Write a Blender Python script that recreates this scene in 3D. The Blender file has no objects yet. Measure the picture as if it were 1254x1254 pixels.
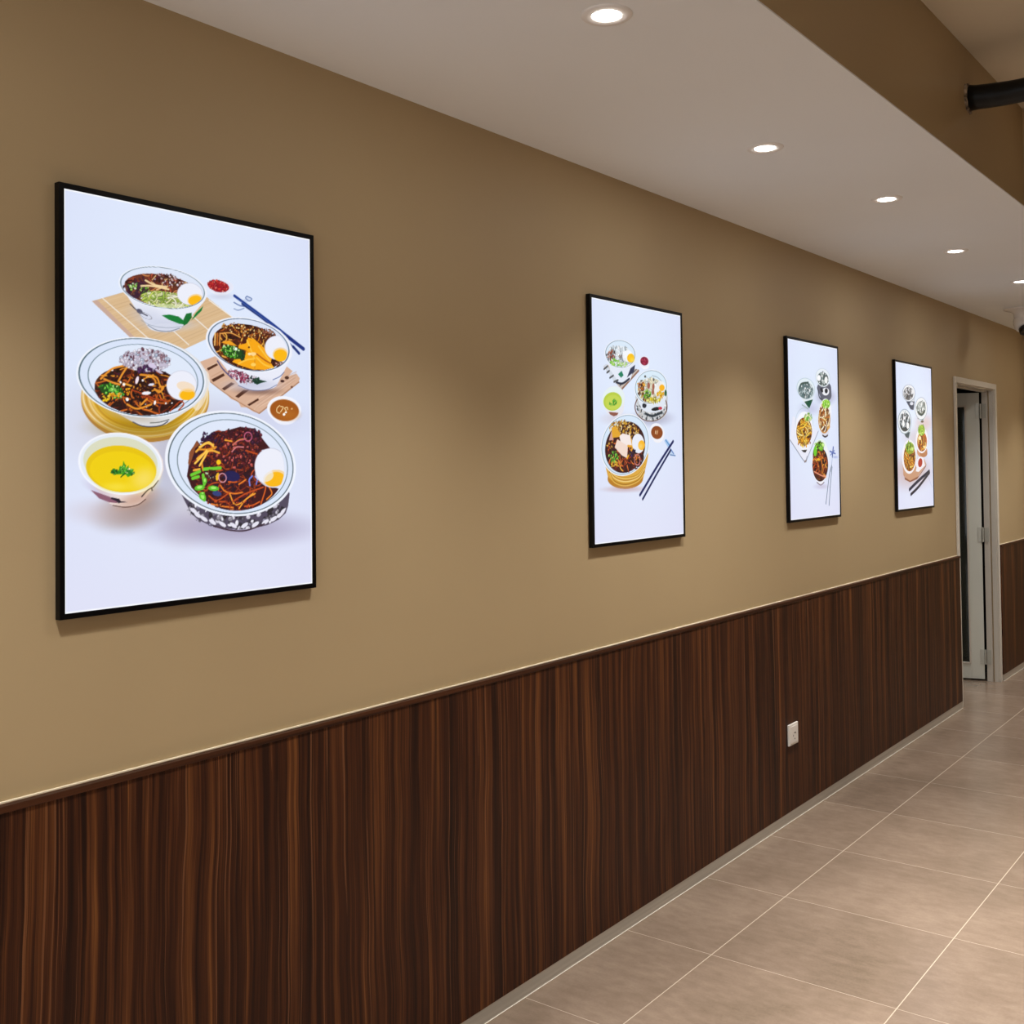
import bpy, bmesh, math, random
import numpy as np
from mathutils import Vector, Matrix

WALL_A, WALL_B = 'b8a17b', 'b49d78'
CEIL_A, CEIL_B = 'f6f9fc', 'f3f6f9'
WOOD = ['1a0b05', '2d1408', '44220f', '62381a', '8a582b']
WOOD_R = .5
KICK = ['b5aea2', 'c8c1b4']
TILE = ['746454', '857262', '948170']
GROUT, GROUT2 = 'b2a18e', 'b8a894'
SPOT_E, SPOT_A, SPOT_C = 103, 101, (1, .985, .96)
LENS_E, FILL_WIN_E = 1.7, 50
ROOM_X, ROOM_Y, ROOM_E, ROOM_A = 1.45, (-1.5, -.3, .9, 2.1, 3.3, 4.35), 320, 60
BG = ['dfeafd', 'd6dcf6', 'e6e4f6']
CAMX, CAMY = .325, 7.82
C = bpy.context.scene.collection
PI = math.pi

# ------------------------------------------------------------------ helpers
def rgb(h, k=1.0):
    v = [int(h[i:i + 2], 16) / 255 for i in (0, 2, 4)]
    return [k * (c / 12.92 if c <= .04045 else ((c + .055) / 1.055) ** 2.4) for c in v]

def tag(o, label=None, cat=None, group=None, kind=None):
    if label: o['label'] = label
    if cat: o['category'] = cat
    if group: o['group'] = group
    if kind: o['kind'] = kind
    return o

def empty(name, loc=(0, 0, 0), rz=0):
    o = bpy.data.objects.new(name, None)
    C.objects.link(o); o.location = loc; o.rotation_euler = (0, 0, rz)
    o.empty_display_size = .05
    return o

def obj(name, bm, mat, parent=None, smooth=False):
    me = bpy.data.meshes.new(name)
    bmesh.ops.recalc_face_normals(bm, faces=bm.faces)
    bm.to_mesh(me); bm.free()
    if smooth:
        for p in me.polygons: p.use_smooth = True
    for m in (mat if isinstance(mat, (list, tuple)) else [mat]): me.materials.append(m)
    o = bpy.data.objects.new(name, me); C.objects.link(o)
    if parent: o.parent = parent
    return o

def struct(name, bm, mat, parent=None):
    o = obj(name, bm, mat, parent)
    if parent is None: o['kind'] = 'structure'
    return o

def box(bm, x0, y0, z0, x1, y1, z1, bev=0, mi=0):
    m = Matrix.Translation(((x0 + x1) / 2, (y0 + y1) / 2, (z0 + z1) / 2)) @ Matrix.Diagonal((x1 - x0, y1 - y0, z1 - z0, 1))
    r = bmesh.ops.create_cube(bm, size=1, matrix=m)
    fs = set(f for v in r['verts'] for f in v.link_faces)
    for f in fs: f.material_index = mi
    if bev:
        es = list(set(e for v in r['verts'] for e in v.link_edges))
        bmesh.ops.bevel(bm, geom=es, offset=bev, segments=2, affect='EDGES', profile=.5)
    return bm

def B(*a, **k): return box(bmesh.new(), *a, **k)

def lathe(bm, prof, n=48, mat=Matrix.Identity(4)):
    rings = []
    for r, z in prof:
        if r < 1e-6: rings.append([bm.verts.new(mat @ Vector((0, 0, z)))])
        else: rings.append([bm.verts.new(mat @ Vector((r * math.cos(2 * PI * i / n), r * math.sin(2 * PI * i / n), z))) for i in range(n)])
    for a, b in zip(rings, rings[1:]):
        for i in range(n):
            j = (i + 1) % n
            if len(a) == 1 and len(b) == 1: continue
            if len(a) == 1: bm.faces.new((a[0], b[i], b[j]))
            elif len(b) == 1: bm.faces.new((a[i], a[j], b[0]))
            else: bm.faces.new((a[i], a[j], b[j], b[i]))
    return bm

# ------------------------------------------------------------------ materials
def mat(name, col='808080', rough=.5, metal=0, spec=.5, emit=None, es=0):
    m = bpy.data.materials.new(name); m.use_nodes = True
    b = m.node_tree.nodes['Principled BSDF']
    b.inputs['Base Color'].default_value = (*rgb(col), 1)
    b.inputs['Roughness'].default_value = rough
    b.inputs['Metallic'].default_value = metal
    b.inputs['Specular IOR Level'].default_value = spec
    if emit:
        b.inputs['Emission Color'].default_value = (*rgb(emit), 1)
        b.inputs['Emission Strength'].default_value = es
    return m

class NT:
    def __init__(s, m): s.t = m.node_tree; s.b = s.t.nodes['Principled BSDF']
    def n(s, typ, **k):
        q = s.t.nodes.new(typ)
        for a, v in k.items():
            if a in q.inputs: q.inputs[a].default_value = v
            else: setattr(q, a, v)
        return q
    def l(s, a, b): s.t.links.new(a, b)
    def noise(s, scale3, scale=1, detail=3, rough=.5, off=(0, 0, 0)):
        tc = s.n('ShaderNodeTexCoord'); mp = s.n('ShaderNodeMapping')
        mp.inputs['Scale'].default_value = scale3; mp.inputs['Location'].default_value = off
        nz = s.n('ShaderNodeTexNoise'); nz.inputs['Scale'].default_value = scale
        nz.inputs['Detail'].default_value = detail; nz.inputs['Roughness'].default_value = rough
        s.l(tc.outputs['Object'], mp.inputs['Vector']); s.l(mp.outputs[0], nz.inputs['Vector'])
        return nz.outputs['Fac']
    def ramp(s, fac, stops):
        r = s.n('ShaderNodeValToRGB'); e = r.color_ramp.elements
        while len(e) < len(stops): e.new(.5)
        for q, (p, c) in zip(e, stops): q.position = p; q.color = (*rgb(c), 1)
        s.l(fac, r.inputs[0]); return r.outputs[0]
    def math(s, op, a, b):
        q = s.n('ShaderNodeMath', operation=op)
        for i, v in enumerate((a, b)):
            if isinstance(v, (int, float)): q.inputs[i].default_value = v
            else: s.l(v, q.inputs[i])
        return q.outputs[0]
    def mix(s, f, a, b, mode='MIX'):
        q = s.n('ShaderNodeMix', data_type='RGBA', blend_type=mode)
        for i, v in ((0, f), (6, a), (7, b)):
            if isinstance(v, (int, float)): q.inputs[i].default_value = v
            elif isinstance(v, str): q.inputs[i].default_value = (*rgb(v), 1)
            else: s.l(v, q.inputs[i])
        return q.outputs[2]
    def bump(s, h, st, d=.001):
        q = s.n('ShaderNodeBump'); q.inputs['Strength'].default_value = st; q.inputs['Distance'].default_value = d
        s.l(h, q.inputs['Height']); s.l(q.outputs[0], s.b.inputs['Normal'])

def paint(name, a, b, rough=.6):
    m = mat(name, a, rough, spec=.3); t = NT(m)
    t.l(t.ramp(t.noise((1, 1, 1), 1.3, 3), [(.3, a), (.7, b)]), t.b.inputs['Base Color'])
    t.bump(t.noise((1, 1, 1), 260, 2), .12, .0006)
    return m

M_wall = paint('beige_wall_paint', WALL_A, WALL_B, .55)
M_ceil = paint('white_ceiling_paint', CEIL_A, CEIL_B, .8)
M_up = paint('cream_ceiling_paint', 'dccfb6', 'd6c9b0', .8)
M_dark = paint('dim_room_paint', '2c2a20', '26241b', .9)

def wood(name, flip=False):
    m = mat(name, '3a1f12', WOOD_R, spec=.22); t = NT(m)
    warp = t.noise((1, 2.6, 1.7), 1, 2, .5, (0, 5, 2))
    tc = t.n('ShaderNodeTexCoord'); sp = t.n('ShaderNodeSeparateXYZ'); t.l(tc.outputs['Object'], sp.inputs[0])
    yw = t.math('ADD', sp.outputs[1], t.math('MULTIPLY', warp, .05))
    def grain(fy, fz, det, ro, oy):
        cx = t.n('ShaderNodeCombineXYZ')
        t.l(t.math('ADD', t.math('MULTIPLY', yw, fy), oy), cx.inputs[1]); t.l(t.math('MULTIPLY', sp.outputs[2], fz), cx.inputs[2])
        nz = t.n('ShaderNodeTexNoise'); nz.inputs['Scale'].default_value = 1; nz.inputs['Detail'].default_value = det; nz.inputs['Roughness'].default_value = ro
        t.l(cx.outputs[0], nz.inputs['Vector']); return nz.outputs['Fac']
    band = grain(14, .22, 2, .5, 0)
    mid = grain(52, .8, 3, .6, 3.1)
    fine = grain(190, 1.7, 4, .7, 7.7)
    hair = grain(520, 3.5, 2, .6, 1.7)
    f = t.math('ADD', t.math('MULTIPLY', band, .27), t.math('ADD', t.math('MULTIPLY', mid, .37), t.math('ADD', t.math('MULTIPLY', fine, .24), t.math('MULTIPLY', hair, .12))))
    c = t.ramp(f, [(.375, WOOD[0]), (.45, WOOD[1]), (.51, WOOD[2]), (.57, WOOD[3]), (.655, WOOD[4])])
    thin = t.math('MULTIPLY', t.math('GREATER_THAN', grain(120, .35, 2, .5, 21), .645), .5)
    c = t.mix(thin, c, '8a5a38')
    dk = t.math('MULTIPLY', t.math('GREATER_THAN', grain(95, .3, 2, .5, 37), .63), .6)
    c = t.mix(dk, c, '1a0a05')
    t.l(c, t.b.inputs['Base Color'])
    t.bump(fine, .25, .0005)
    return m
M_wood = wood('dark_walnut_laminate')
M_rail = mat('walnut_rail', '5a3420', .5, spec=.2)
t = NT(M_rail); t.l(t.ramp(t.noise((60, 1.2, 120), 1, 3), [(.3, '2c160b'), (.7, '4f2c18')]), t.b.inputs['Base Color'])
M_kick = mat('brushed_grey_kick_metal', '8f887c', .42, .35)
t = NT(M_kick); t.l(t.ramp(t.noise((1, 1.1, 90), 1, 4), [(.3, KICK[0]), (.7, KICK[1])]), t.b.inputs['Base Color'])
M_bead = mat('cream_sealant', 'e9dcc0', .5)
M_white_bead = mat('white_sealant', 'f2ece0', .35)

def tile_mat():
    m = mat('porcelain_floor_tile', 'a59483', .3, spec=.5); t = NT(m)
    tc = t.n('ShaderNodeTexCoord'); sp = t.n('ShaderNodeSeparateXYZ'); t.l(tc.outputs['Object'], sp.inputs[0])
    def line(ax, off, pitch, w):
        v = t.math('SUBTRACT', sp.outputs[ax], off - 100 * pitch)
        fr = t.math('FRACT', t.math('DIVIDE', v, pitch), 0)
        d = t.math('MINIMUM', fr, t.math('SUBTRACT', 1.0, fr))
        return t.math('LESS_THAN', t.math('MULTIPLY', d, pitch), w / 2), t.math('FLOOR', t.math('DIVIDE', v, pitch), 0)
    lx, ix = line(0, TILE_X0, TILE_PX, .0030)
    ly, iy = line(1, TILE_Y0, TILE_PY, .0026)
    cid = t.n('ShaderNodeCombineXYZ'); t.l(ix, cid.inputs[0]); t.l(iy, cid.inputs[1])
    wn = t.n('ShaderNodeTexWhiteNoise', noise_dimensions='3D'); t.l(cid.outputs[0], wn.inputs['Vector'])
    cloud = t.noise((1, 1, 1), 2.2, 5, .6); mott = t.noise((1, 2.2, 1), 14, 6, .65); grit = t.noise((1, 1, 1), 130, 3, .6)
    f = t.math('ADD', t.math('MULTIPLY', cloud, .5), t.math('ADD', t.math('MULTIPLY', mott, .35), t.math('MULTIPLY', grit, .15)))
    c = t.ramp(f, [(.35, TILE[0]), (.5, TILE[1]), (.65, TILE[2])])
    g = t.n('ShaderNodeHueSaturation'); t.l(c, g.inputs['Color'])
    t.l(t.math('ADD', .94, t.math('MULTIPLY', wn.outputs['Value'], .12)), g.inputs['Value'])
    c = t.mix(t.math('MULTIPLY', ly, .75), g.outputs[0], GROUT)  # cross joints blended fainter, an effect of floor reflection put into the colour
    c = t.mix(lx, c, GROUT2)
    t.l(c, t.b.inputs['Base Color'])
    gl = t.math('MAXIMUM', lx, ly)
    t.l(t.math('ADD', t.math('ADD', .17, t.math('MULTIPLY', mott, .12)), t.math('MULTIPLY', gl, .3)), t.b.inputs['Roughness'])
    t.bump(t.math('ADD', t.math('MULTIPLY', mott, .3), t.math('MULTIPLY', gl, -1.0)), .25, .001)
    return m
TILE_X0, TILE_PX, TILE_Y0, TILE_PY = .3373, .5967, 2.6348, .5844
M_tile = tile_mat()

M_black = mat('black_powder_coated_aluminium', '030305', .4, spec=.2)
M_door = mat('pale_grey_door_paint', 'dedfd4', .4)
M_frame = mat('warm_white_frame_paint', 'd6cfc3', .4)
M_steel = mat('painted_steel', 'c4c3b8', .35, .15)
M_plast = mat('white_plastic', 'efeae2', .35)
M_slot = mat('dark_slot', '4a443e', .6)
M_trimw = mat('white_trim_ring', 'f4f1ee', .5)
M_lamp = mat('lit_lens', 'ffffff', .4, emit='fff6ee', es=14)
M_pipe = mat('black_foam_pipe_wrap', '050505', .45, spec=.35)
t = NT(M_pipe); t.bump(t.noise((1, 1, 1), 9, 3), .6, .01)
M_plaster = mat('broken_plaster', '8d7a64', .9)
t = NT(M_plaster); t.l(t.ramp(t.noise((1, 1, 1), 60, 4), [(.35, '3c2c1e'), (.65, 'b9a48a')]), t.b.inputs['Base Color'])
M_lens = mat('black_gloss_lens', '060607', .15, spec=.6)
M_cam = mat('gloss_white_shell', 'f2efec', .18)
M_glass = mat('dark_tinted_glass', '4a5646', .06)
M_glass.node_tree.nodes['Principled BSDF'].inputs['Transmission Weight'].default_value = .85
M_glass.node_tree.nodes['Principled BSDF'].inputs['IOR'].default_value = 1.45

M_print = bpy.data.materials.new('backlit_menu_print'); M_print.use_nodes = True
t = NT(M_print)
at = t.n('ShaderNodeAttribute'); at.attribute_name = 'print'
t.b.inputs['Base Color'].default_value = (.02, .02, .02, 1); t.b.inputs['Roughness'].default_value = .3
t.b.inputs['Specular IOR Level'].default_value = .3
t.l(at.outputs['Color'], t.b.inputs['Emission Color']); t.b.inputs['Emission Strength'].default_value = 1.0

# ------------------------------------------------------------------ geometry constants (metres)
ZC, ZU, XS = 2.6, 2.993, 1.022          # low ceiling, upper ceiling, soffit edge
YB, YE, XR = -3.0, 9.29, 4.6            # back wall, end wall, right wall
YV = 4.655                              # end of the raised part of the ceiling
D0, D1, DZ = 7.37, 8.35, 2.105          # door opening
CAM = (2.0129, 0.0, 1.6)

# ------------------------------------------------------------------ room shell
bm = bmesh.new()
box(bm, -.08, YB, 0, 0, D0, ZC); box(bm, -.08, D1, 0, 0, YE, ZC); box(bm, -.08, D0, DZ, 0, D1, ZC)
struct('wall_left', bm, M_wall)
struct('floor', B(-2.6, YB, -.06, XR, YE, 0), M_tile)
bm = bmesh.new(); box(bm, 0, YB, ZC, XS, YE, ZC + .004); box(bm, XS, YV, ZC, XR, YE, ZC + .004)
struct('ceiling', bm, M_ceil)
struct('ceiling_upper', B(XS - .012, YB, ZU, XR, YV + .05, ZU + .04), M_up)
struct('wall_soffit', B(XS - .012, YB, ZC + .0042, XS, YV + .05, ZU), M_wall)
struct('wall_soffit_end', B(XS, YV, ZC + .0042, XR, YV + .05, ZU), M_wall)
struct('wall_end', B(-.08, YE, 0, XR, YE + .08, ZC + .03), M_wall)
struct('wall_right', B(XR, YB, 0, XR + .08, YE, ZU), M_wall)
bm = bmesh.new()
for a in ((-.08, 0, .3, ZU), (4.3, 0, XR, ZU), (.3, 0, 4.3, .2), (.3, 2.4, 4.3, ZU)): box(bm, a[0], YB - .08, a[1], a[2], YB, a[3])
struct('wall_back', bm, M_wall)
# unseen shopfront glazing and area light, added behind the camera to lighten the room
bm = bmesh.new()
for x in (.3, 1.28, 2.28, 3.28, 4.25): box(bm, x, YB - .07, .2, x + .05, YB - .01, 2.4, bev=.003)
box(bm, .3, YB - .07, .2, 4.3, YB - .01, .25); box(bm, .3, YB - .07, 2.35, 4.3, YB - .01, 2.4)
wf = struct('added_window_1', bm, M_black)
obj('added_shopfront_pane', B(.34, YB - .05, .24, 4.26, YB - .042, 2.36), M_glass, wf)
l = bpy.data.lights.new('added_daylight', 'AREA'); l.shape = 'RECTANGLE'; l.size = 3.9; l.size_y = 2.1; l.energy = FILL_WIN_E; l.color = (.92, .96, 1)
o = bpy.data.objects.new('added_daylight', l); C.objects.link(o); o.location = (2.3, YB - .02, 1.3); o.rotation_euler = (PI / 2, 0, 0); o.parent = wf
# dim room behind the door
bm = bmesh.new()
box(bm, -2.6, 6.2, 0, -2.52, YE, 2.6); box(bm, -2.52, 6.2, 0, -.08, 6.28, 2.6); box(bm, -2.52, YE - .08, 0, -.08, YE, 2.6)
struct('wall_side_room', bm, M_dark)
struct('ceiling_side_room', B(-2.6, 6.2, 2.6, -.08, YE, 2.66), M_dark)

# wainscot, rail, kick strip
RT = .9775
for i, (a, b) in enumerate(((YB, 7.338), (8.40, YE))):
    n = i * 4
    struct('trim_%d' % (n + 1), B(.001, a, .045, .018, b, RT - .013), M_wood)
    struct('trim_%d' % (n + 2), B(.001, a, RT - .0135, .022, b + (.004 if i == 0 else 0), RT, bev=.0015), M_rail)
    bm = bmesh.new(); box(bm, .0005, a, RT, .007, b, RT + .004, bev=.001)
    struct('trim_%d' % (n + 3), bm, M_bead)
    struct('baseboard_left' if i == 0 else 'baseboard_left_far', B(.001, a, .0005, .0175, b, .0448), M_kick)
    struct('trim_%d' % (n + 4), B(.0176, a, .0002, .0195, b, .0016, bev=.0004), M_white_bead)

# ------------------------------------------------------------------ door
W = .035
bm = bmesh.new()
for x0, x1, w in ((0.0005, .013, W), ):
    box(bm, x0, D0 - W, 0, x1, D0 + .004, DZ + W, bev=.002)
    box(bm, x0, D1 - .004, 0, x1, D1 + W, DZ + W, bev=.002)
    box(bm, x0, D0 + .004, DZ - .004, x1, D1 - .004, DZ + W, bev=.002)
box(bm, -.03, D1 - .012, 0, .0004, D1 - .0005, DZ); box(bm, -.03, D0 + .0005, 0, .0004, D0 + .012, DZ)
box(bm, -.03, D0 + .012, DZ - .012, .0004, D1 - .012, DZ - .0005)
box(bm, -.078, D1 - .02, 0, -.040, D1 - .0005, DZ); box(bm, -.078, D0 + .0005, 0, -.040, D0 + .02, DZ)
box(bm, -.078, D0 + .02, DZ - .02, -.040, D1 - .02, DZ - .0005)
dframe = struct('door_1', bm, [M_frame])
hx, hy = -.094, D1 - .022
ang = math.atan2(-.24, -.97)
leaf = empty('door_leaf', (hx, hy, .012), ang)        # local +x runs away from the hinge, local +y faces the corridor
leaf.parent = dframe
LW, LH, T, S = .86, 2.072, .04, .088
# local y: corridor side positive
bm = bmesh.new()
box(bm, 0, -T, 0, S, 0, LH, bev=.002); box(bm, LW - S, -T, 0, LW, 0, LH, bev=.002)
box(bm, S, -T, 0, LW - S, 0, .105, bev=.001); box(bm, S, -T, LH - .09, LW - S, 0, LH, bev=.001)
obj('stile_frame', bm, M_door, leaf)
bm = bmesh.new()
for a in ((S, .105, S + .012, LH - .09), (LW - S - .012, .105, LW - S, LH - .09), (S + .012, .105, LW - S - .012, .117), (S + .012, LH - .102, LW - S - .012, LH - .09)):
    box(bm, a[0], -.012, a[1], a[2], .005, a[3], bev=.002)
obj('glazing_bead', bm, M_frame, leaf)
obj('glass_pane', B(S + .002, -.024, .107, LW - S - .002, -.018, LH - .092), M_glass, leaf)
for z in (.108, .99, 1.885):
    bm = bmesh.new()
    box(bm, .004, .0005, z, .028, .003, z + .105, bev=.0008)
    lathe(bm, [(0, z), (.006, z), (.006, z + .036), (.0045, z + .038), (.006, z + .04), (.006, z + .075), (.0045, z + .077), (.006, z + .079), (.006, z + .105), (0, z + .105)], 12, Matrix.Translation((-.007, .005, 0)))
    obj('hinge', bm, M_steel, leaf)
    obj('hinge_plate', B(-.074, D1 - .0235, z + .012, -.046, D1 - .0202, z + .117, bev=.0008), M_steel, dframe)

# ------------------------------------------------------------------ downlights
def downlight(x, y, label, z=ZC, e=None, a=None, grp='recessed downlights along the low ceiling'):
    r = empty('recessed_downlight', (x, y, z)); tag(r, label, 'ceiling light', grp)
    bm = bmesh.new(); lathe(bm, [(.033, -.0005), (.035, -.004), (.055, -.0045), (.0575, -.002), (.058, 0)], 56)
    obj('trim_ring', bm, M_trimw, r, True)
    bm = bmesh.new(); lathe(bm, [(.0, -.006), (.022, -.0055), (.031, -.003), (.033, -.0002)], 48)
    obj('lens', bm, M_lamp, r, True)
    l = bpy.data.lights.new('bulb', 'SPOT'); l.energy = e or SPOT_E; l.spot_size = math.radians(a or SPOT_A); l.spot_blend = 1
    l.shadow_soft_size = .03; l.color = SPOT_C
    o = bpy.data.objects.new('bulb', l); C.objects.link(o); o.parent = r; o.location = (0, 0, -.012)
    if z == ZC and x < .8 and x > 0:
        l = bpy.data.lights.new('diffuse_glow', 'AREA'); l.shape = 'DISK'; l.size = .07; l.energy = LENS_E; l.color = SPOT_C
        o = bpy.data.objects.new('diffuse_glow', l); C.objects.link(o); o.parent = r; o.location = (0, 0, -.010)
    return r
downlight(.729, 2.04, 'largest lit round downlight, nearest the camera at the top of the photo')
downlight(.568, 3.227, 'second lit ceiling downlight from the camera, medium sized')
downlight(.642, 4.161, 'third lit ceiling downlight from the camera, set nearer the brown bulkhead')
downlight(.550, 5.418, 'fourth lit ceiling downlight, small and oval, above the fourth menu light box')
downlight(.580, 6.601, 'farthest lit ceiling downlight, at the right photo edge above the ceiling camera')
for y in (.75, -.55, -1.85):  # unseen row added behind the camera to light the near wall
    downlight(.62, y, 'added lit downlight in the white ceiling behind the camera, outside the photo')
for y, x in ((8.0, .66), (9.0, .72)):  # put in out of view to brighten the far wall and door
    downlight(x, y, 'unseen lit downlight in the white ceiling near the far end wall, outside the photo')
for y in (5.5, 6.8, 8.1):  # added out of view to lift the far ceiling and floor
    downlight(2.0, y, 'added lit downlight in the low ceiling far right of the corridor, outside the photo', ZC, 150, 75, 'added downlights right of the corridor')
downlight(-.95, 7.25, 'added lit downlight inside the dim side room behind the door, outside the photo', ZC, 26, 120, 'added side room downlight')  # unseen lamp added to brighten the open door leaf
for y in ROOM_Y:  # row put in out of view for the floor pools and ceiling bounce
    downlight(ROOM_X, y, 'unseen lit downlight in the high ceiling right of the corridor, outside the photo', ZU, ROOM_E, ROOM_A, 'unseen downlights in the high ceiling')

# ------------------------------------------------------------------ outlet
r = empty('wall_socket', (.0185, 4.632, .337)); tag(r, 'small white square electrical socket plate on the dark wood wainscot', 'socket')
obj('face_plate', B(0, -.050, 0, .009, .050, .094, bev=.0025), M_plast, r)
obj('insert', B(.0091, -.038, .010, .0115, .038, .084, bev=.001), M_plast, r)
bm = bmesh.new(); box(bm, .0116, -.004, .052, .0122, .016, .055); box(bm, .0116, .012, .048, .0122, .015, .054)
box(bm, .0116, .002, .024, .0122, .008, .029); box(bm, .0116, -.012, .038, .0122, -.009, .046)
obj('slot', bm, M_slot, r)

# ------------------------------------------------------------------ pipe through the soffit face
PX, PY, PZ = XS, 3.86, 2.826
r = empty('insulated_pipe', (PX, PY, PZ)); tag(r, 'thick black foam-wrapped pipe coming out of the brown bulkhead at top right', 'pipe')
rnd = random.Random(4)
bm = bmesh.new(); L = XR - XS - .002; ns, nr = 110, 28; rings = []
for i in range(ns + 1):
    u = i / ns; x = .0015 + u * L
    rad = .0375 + .003 * math.sin(x * 9) + .002 * math.sin(x * 23 + 1) + (.006 * math.exp(-((x - .008) / .012) ** 2))
    cz = -.012 * math.sin(min(x, .35) / .35 * PI) + .004 * math.sin(x * 5); cy = .006 * math.sin(x * 4)
    rings.append([bm.verts.new((x, cy + rad * math.cos(2 * PI * k / nr) * (1 + .03 * math.sin(3 * k + x * 8)), cz + rad * math.sin(2 * PI * k / nr))) for k in range(nr)])
for a, b in zip(rings, rings[1:]):
    for k in range(nr): bm.faces.new((a[k], a[(k + 1) % nr], b[(k + 1) % nr], b[k]))
bm.faces.new(rings[0]); bm.faces.new(rings[-1])
obj('pipe_wrap', bm, M_pipe, r, True)
bm = bmesh.new(); n = 40
ri = [.041 + .0015 * math.sin(5 * i) for i in range(n)]; ro = [.050 + rnd.uniform(-.004, .006) for i in range(n)]
q = [[bm.verts.new((xx, rr[i] * math.cos(2 * PI * i / n), rr[i] * math.sin(2 * PI * i / n))) for i in range(n)] for xx, rr in ((.0005, ro), (.006, [v - .002 for v in ro]), (.009, [v + .001 for v in ri]), (.0005, ri))]
for a, b in zip(q, q[1:] + q[:1]):
    for i in range(n): bm.faces.new((a[i], a[(i + 1) % n], b[(i + 1) % n], b[i]))
obj('rough_plaster_collar', bm, M_plaster, r)

# ------------------------------------------------------------------ ceiling camera
r = empty('ceiling_camera', (CAMX, CAMY, ZC)); tag(r, 'white surveillance camera with black lens on the ceiling at the right photo edge', 'security camera')
bm = bmesh.new(); lathe(bm, [(.118, 0), (.118, -.006), (.108, -.010), (.075, -.018), (.060, -.030), (.056, -.060), (.050, -.078), (.0, -.080)], 48)
obj('mounting_base', bm, M_cam, r, True)
d = Vector((.35, -.45, -.82)).normalized(); c0 = Vector((.0, -.01, -.098))
mt = Matrix.Translation(c0) @ d.to_track_quat('Z', 'Y').to_matrix().to_4x4()
bm = bmesh.new(); lathe(bm, [(0, -.060), (.032, -.055), (.052, -.035), (.058, -.010), (.058, .018), (.054, .034), (.044, .040), (.0, .040)], 40, mt)
obj('housing', bm, M_cam, r, True)
bm = bmesh.new(); lathe(bm, [(0, .0405), (.036, .0405), (.040, .045), (.040, .075), (.034, .080), (.026, .074), (0, .070)], 36, mt)
obj('lens_barrel', bm, M_lens, r, True)

# ------------------------------------------------------------------ menu light boxes
PW, PH = 638.0, 835.0      # visible print, mm

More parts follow.
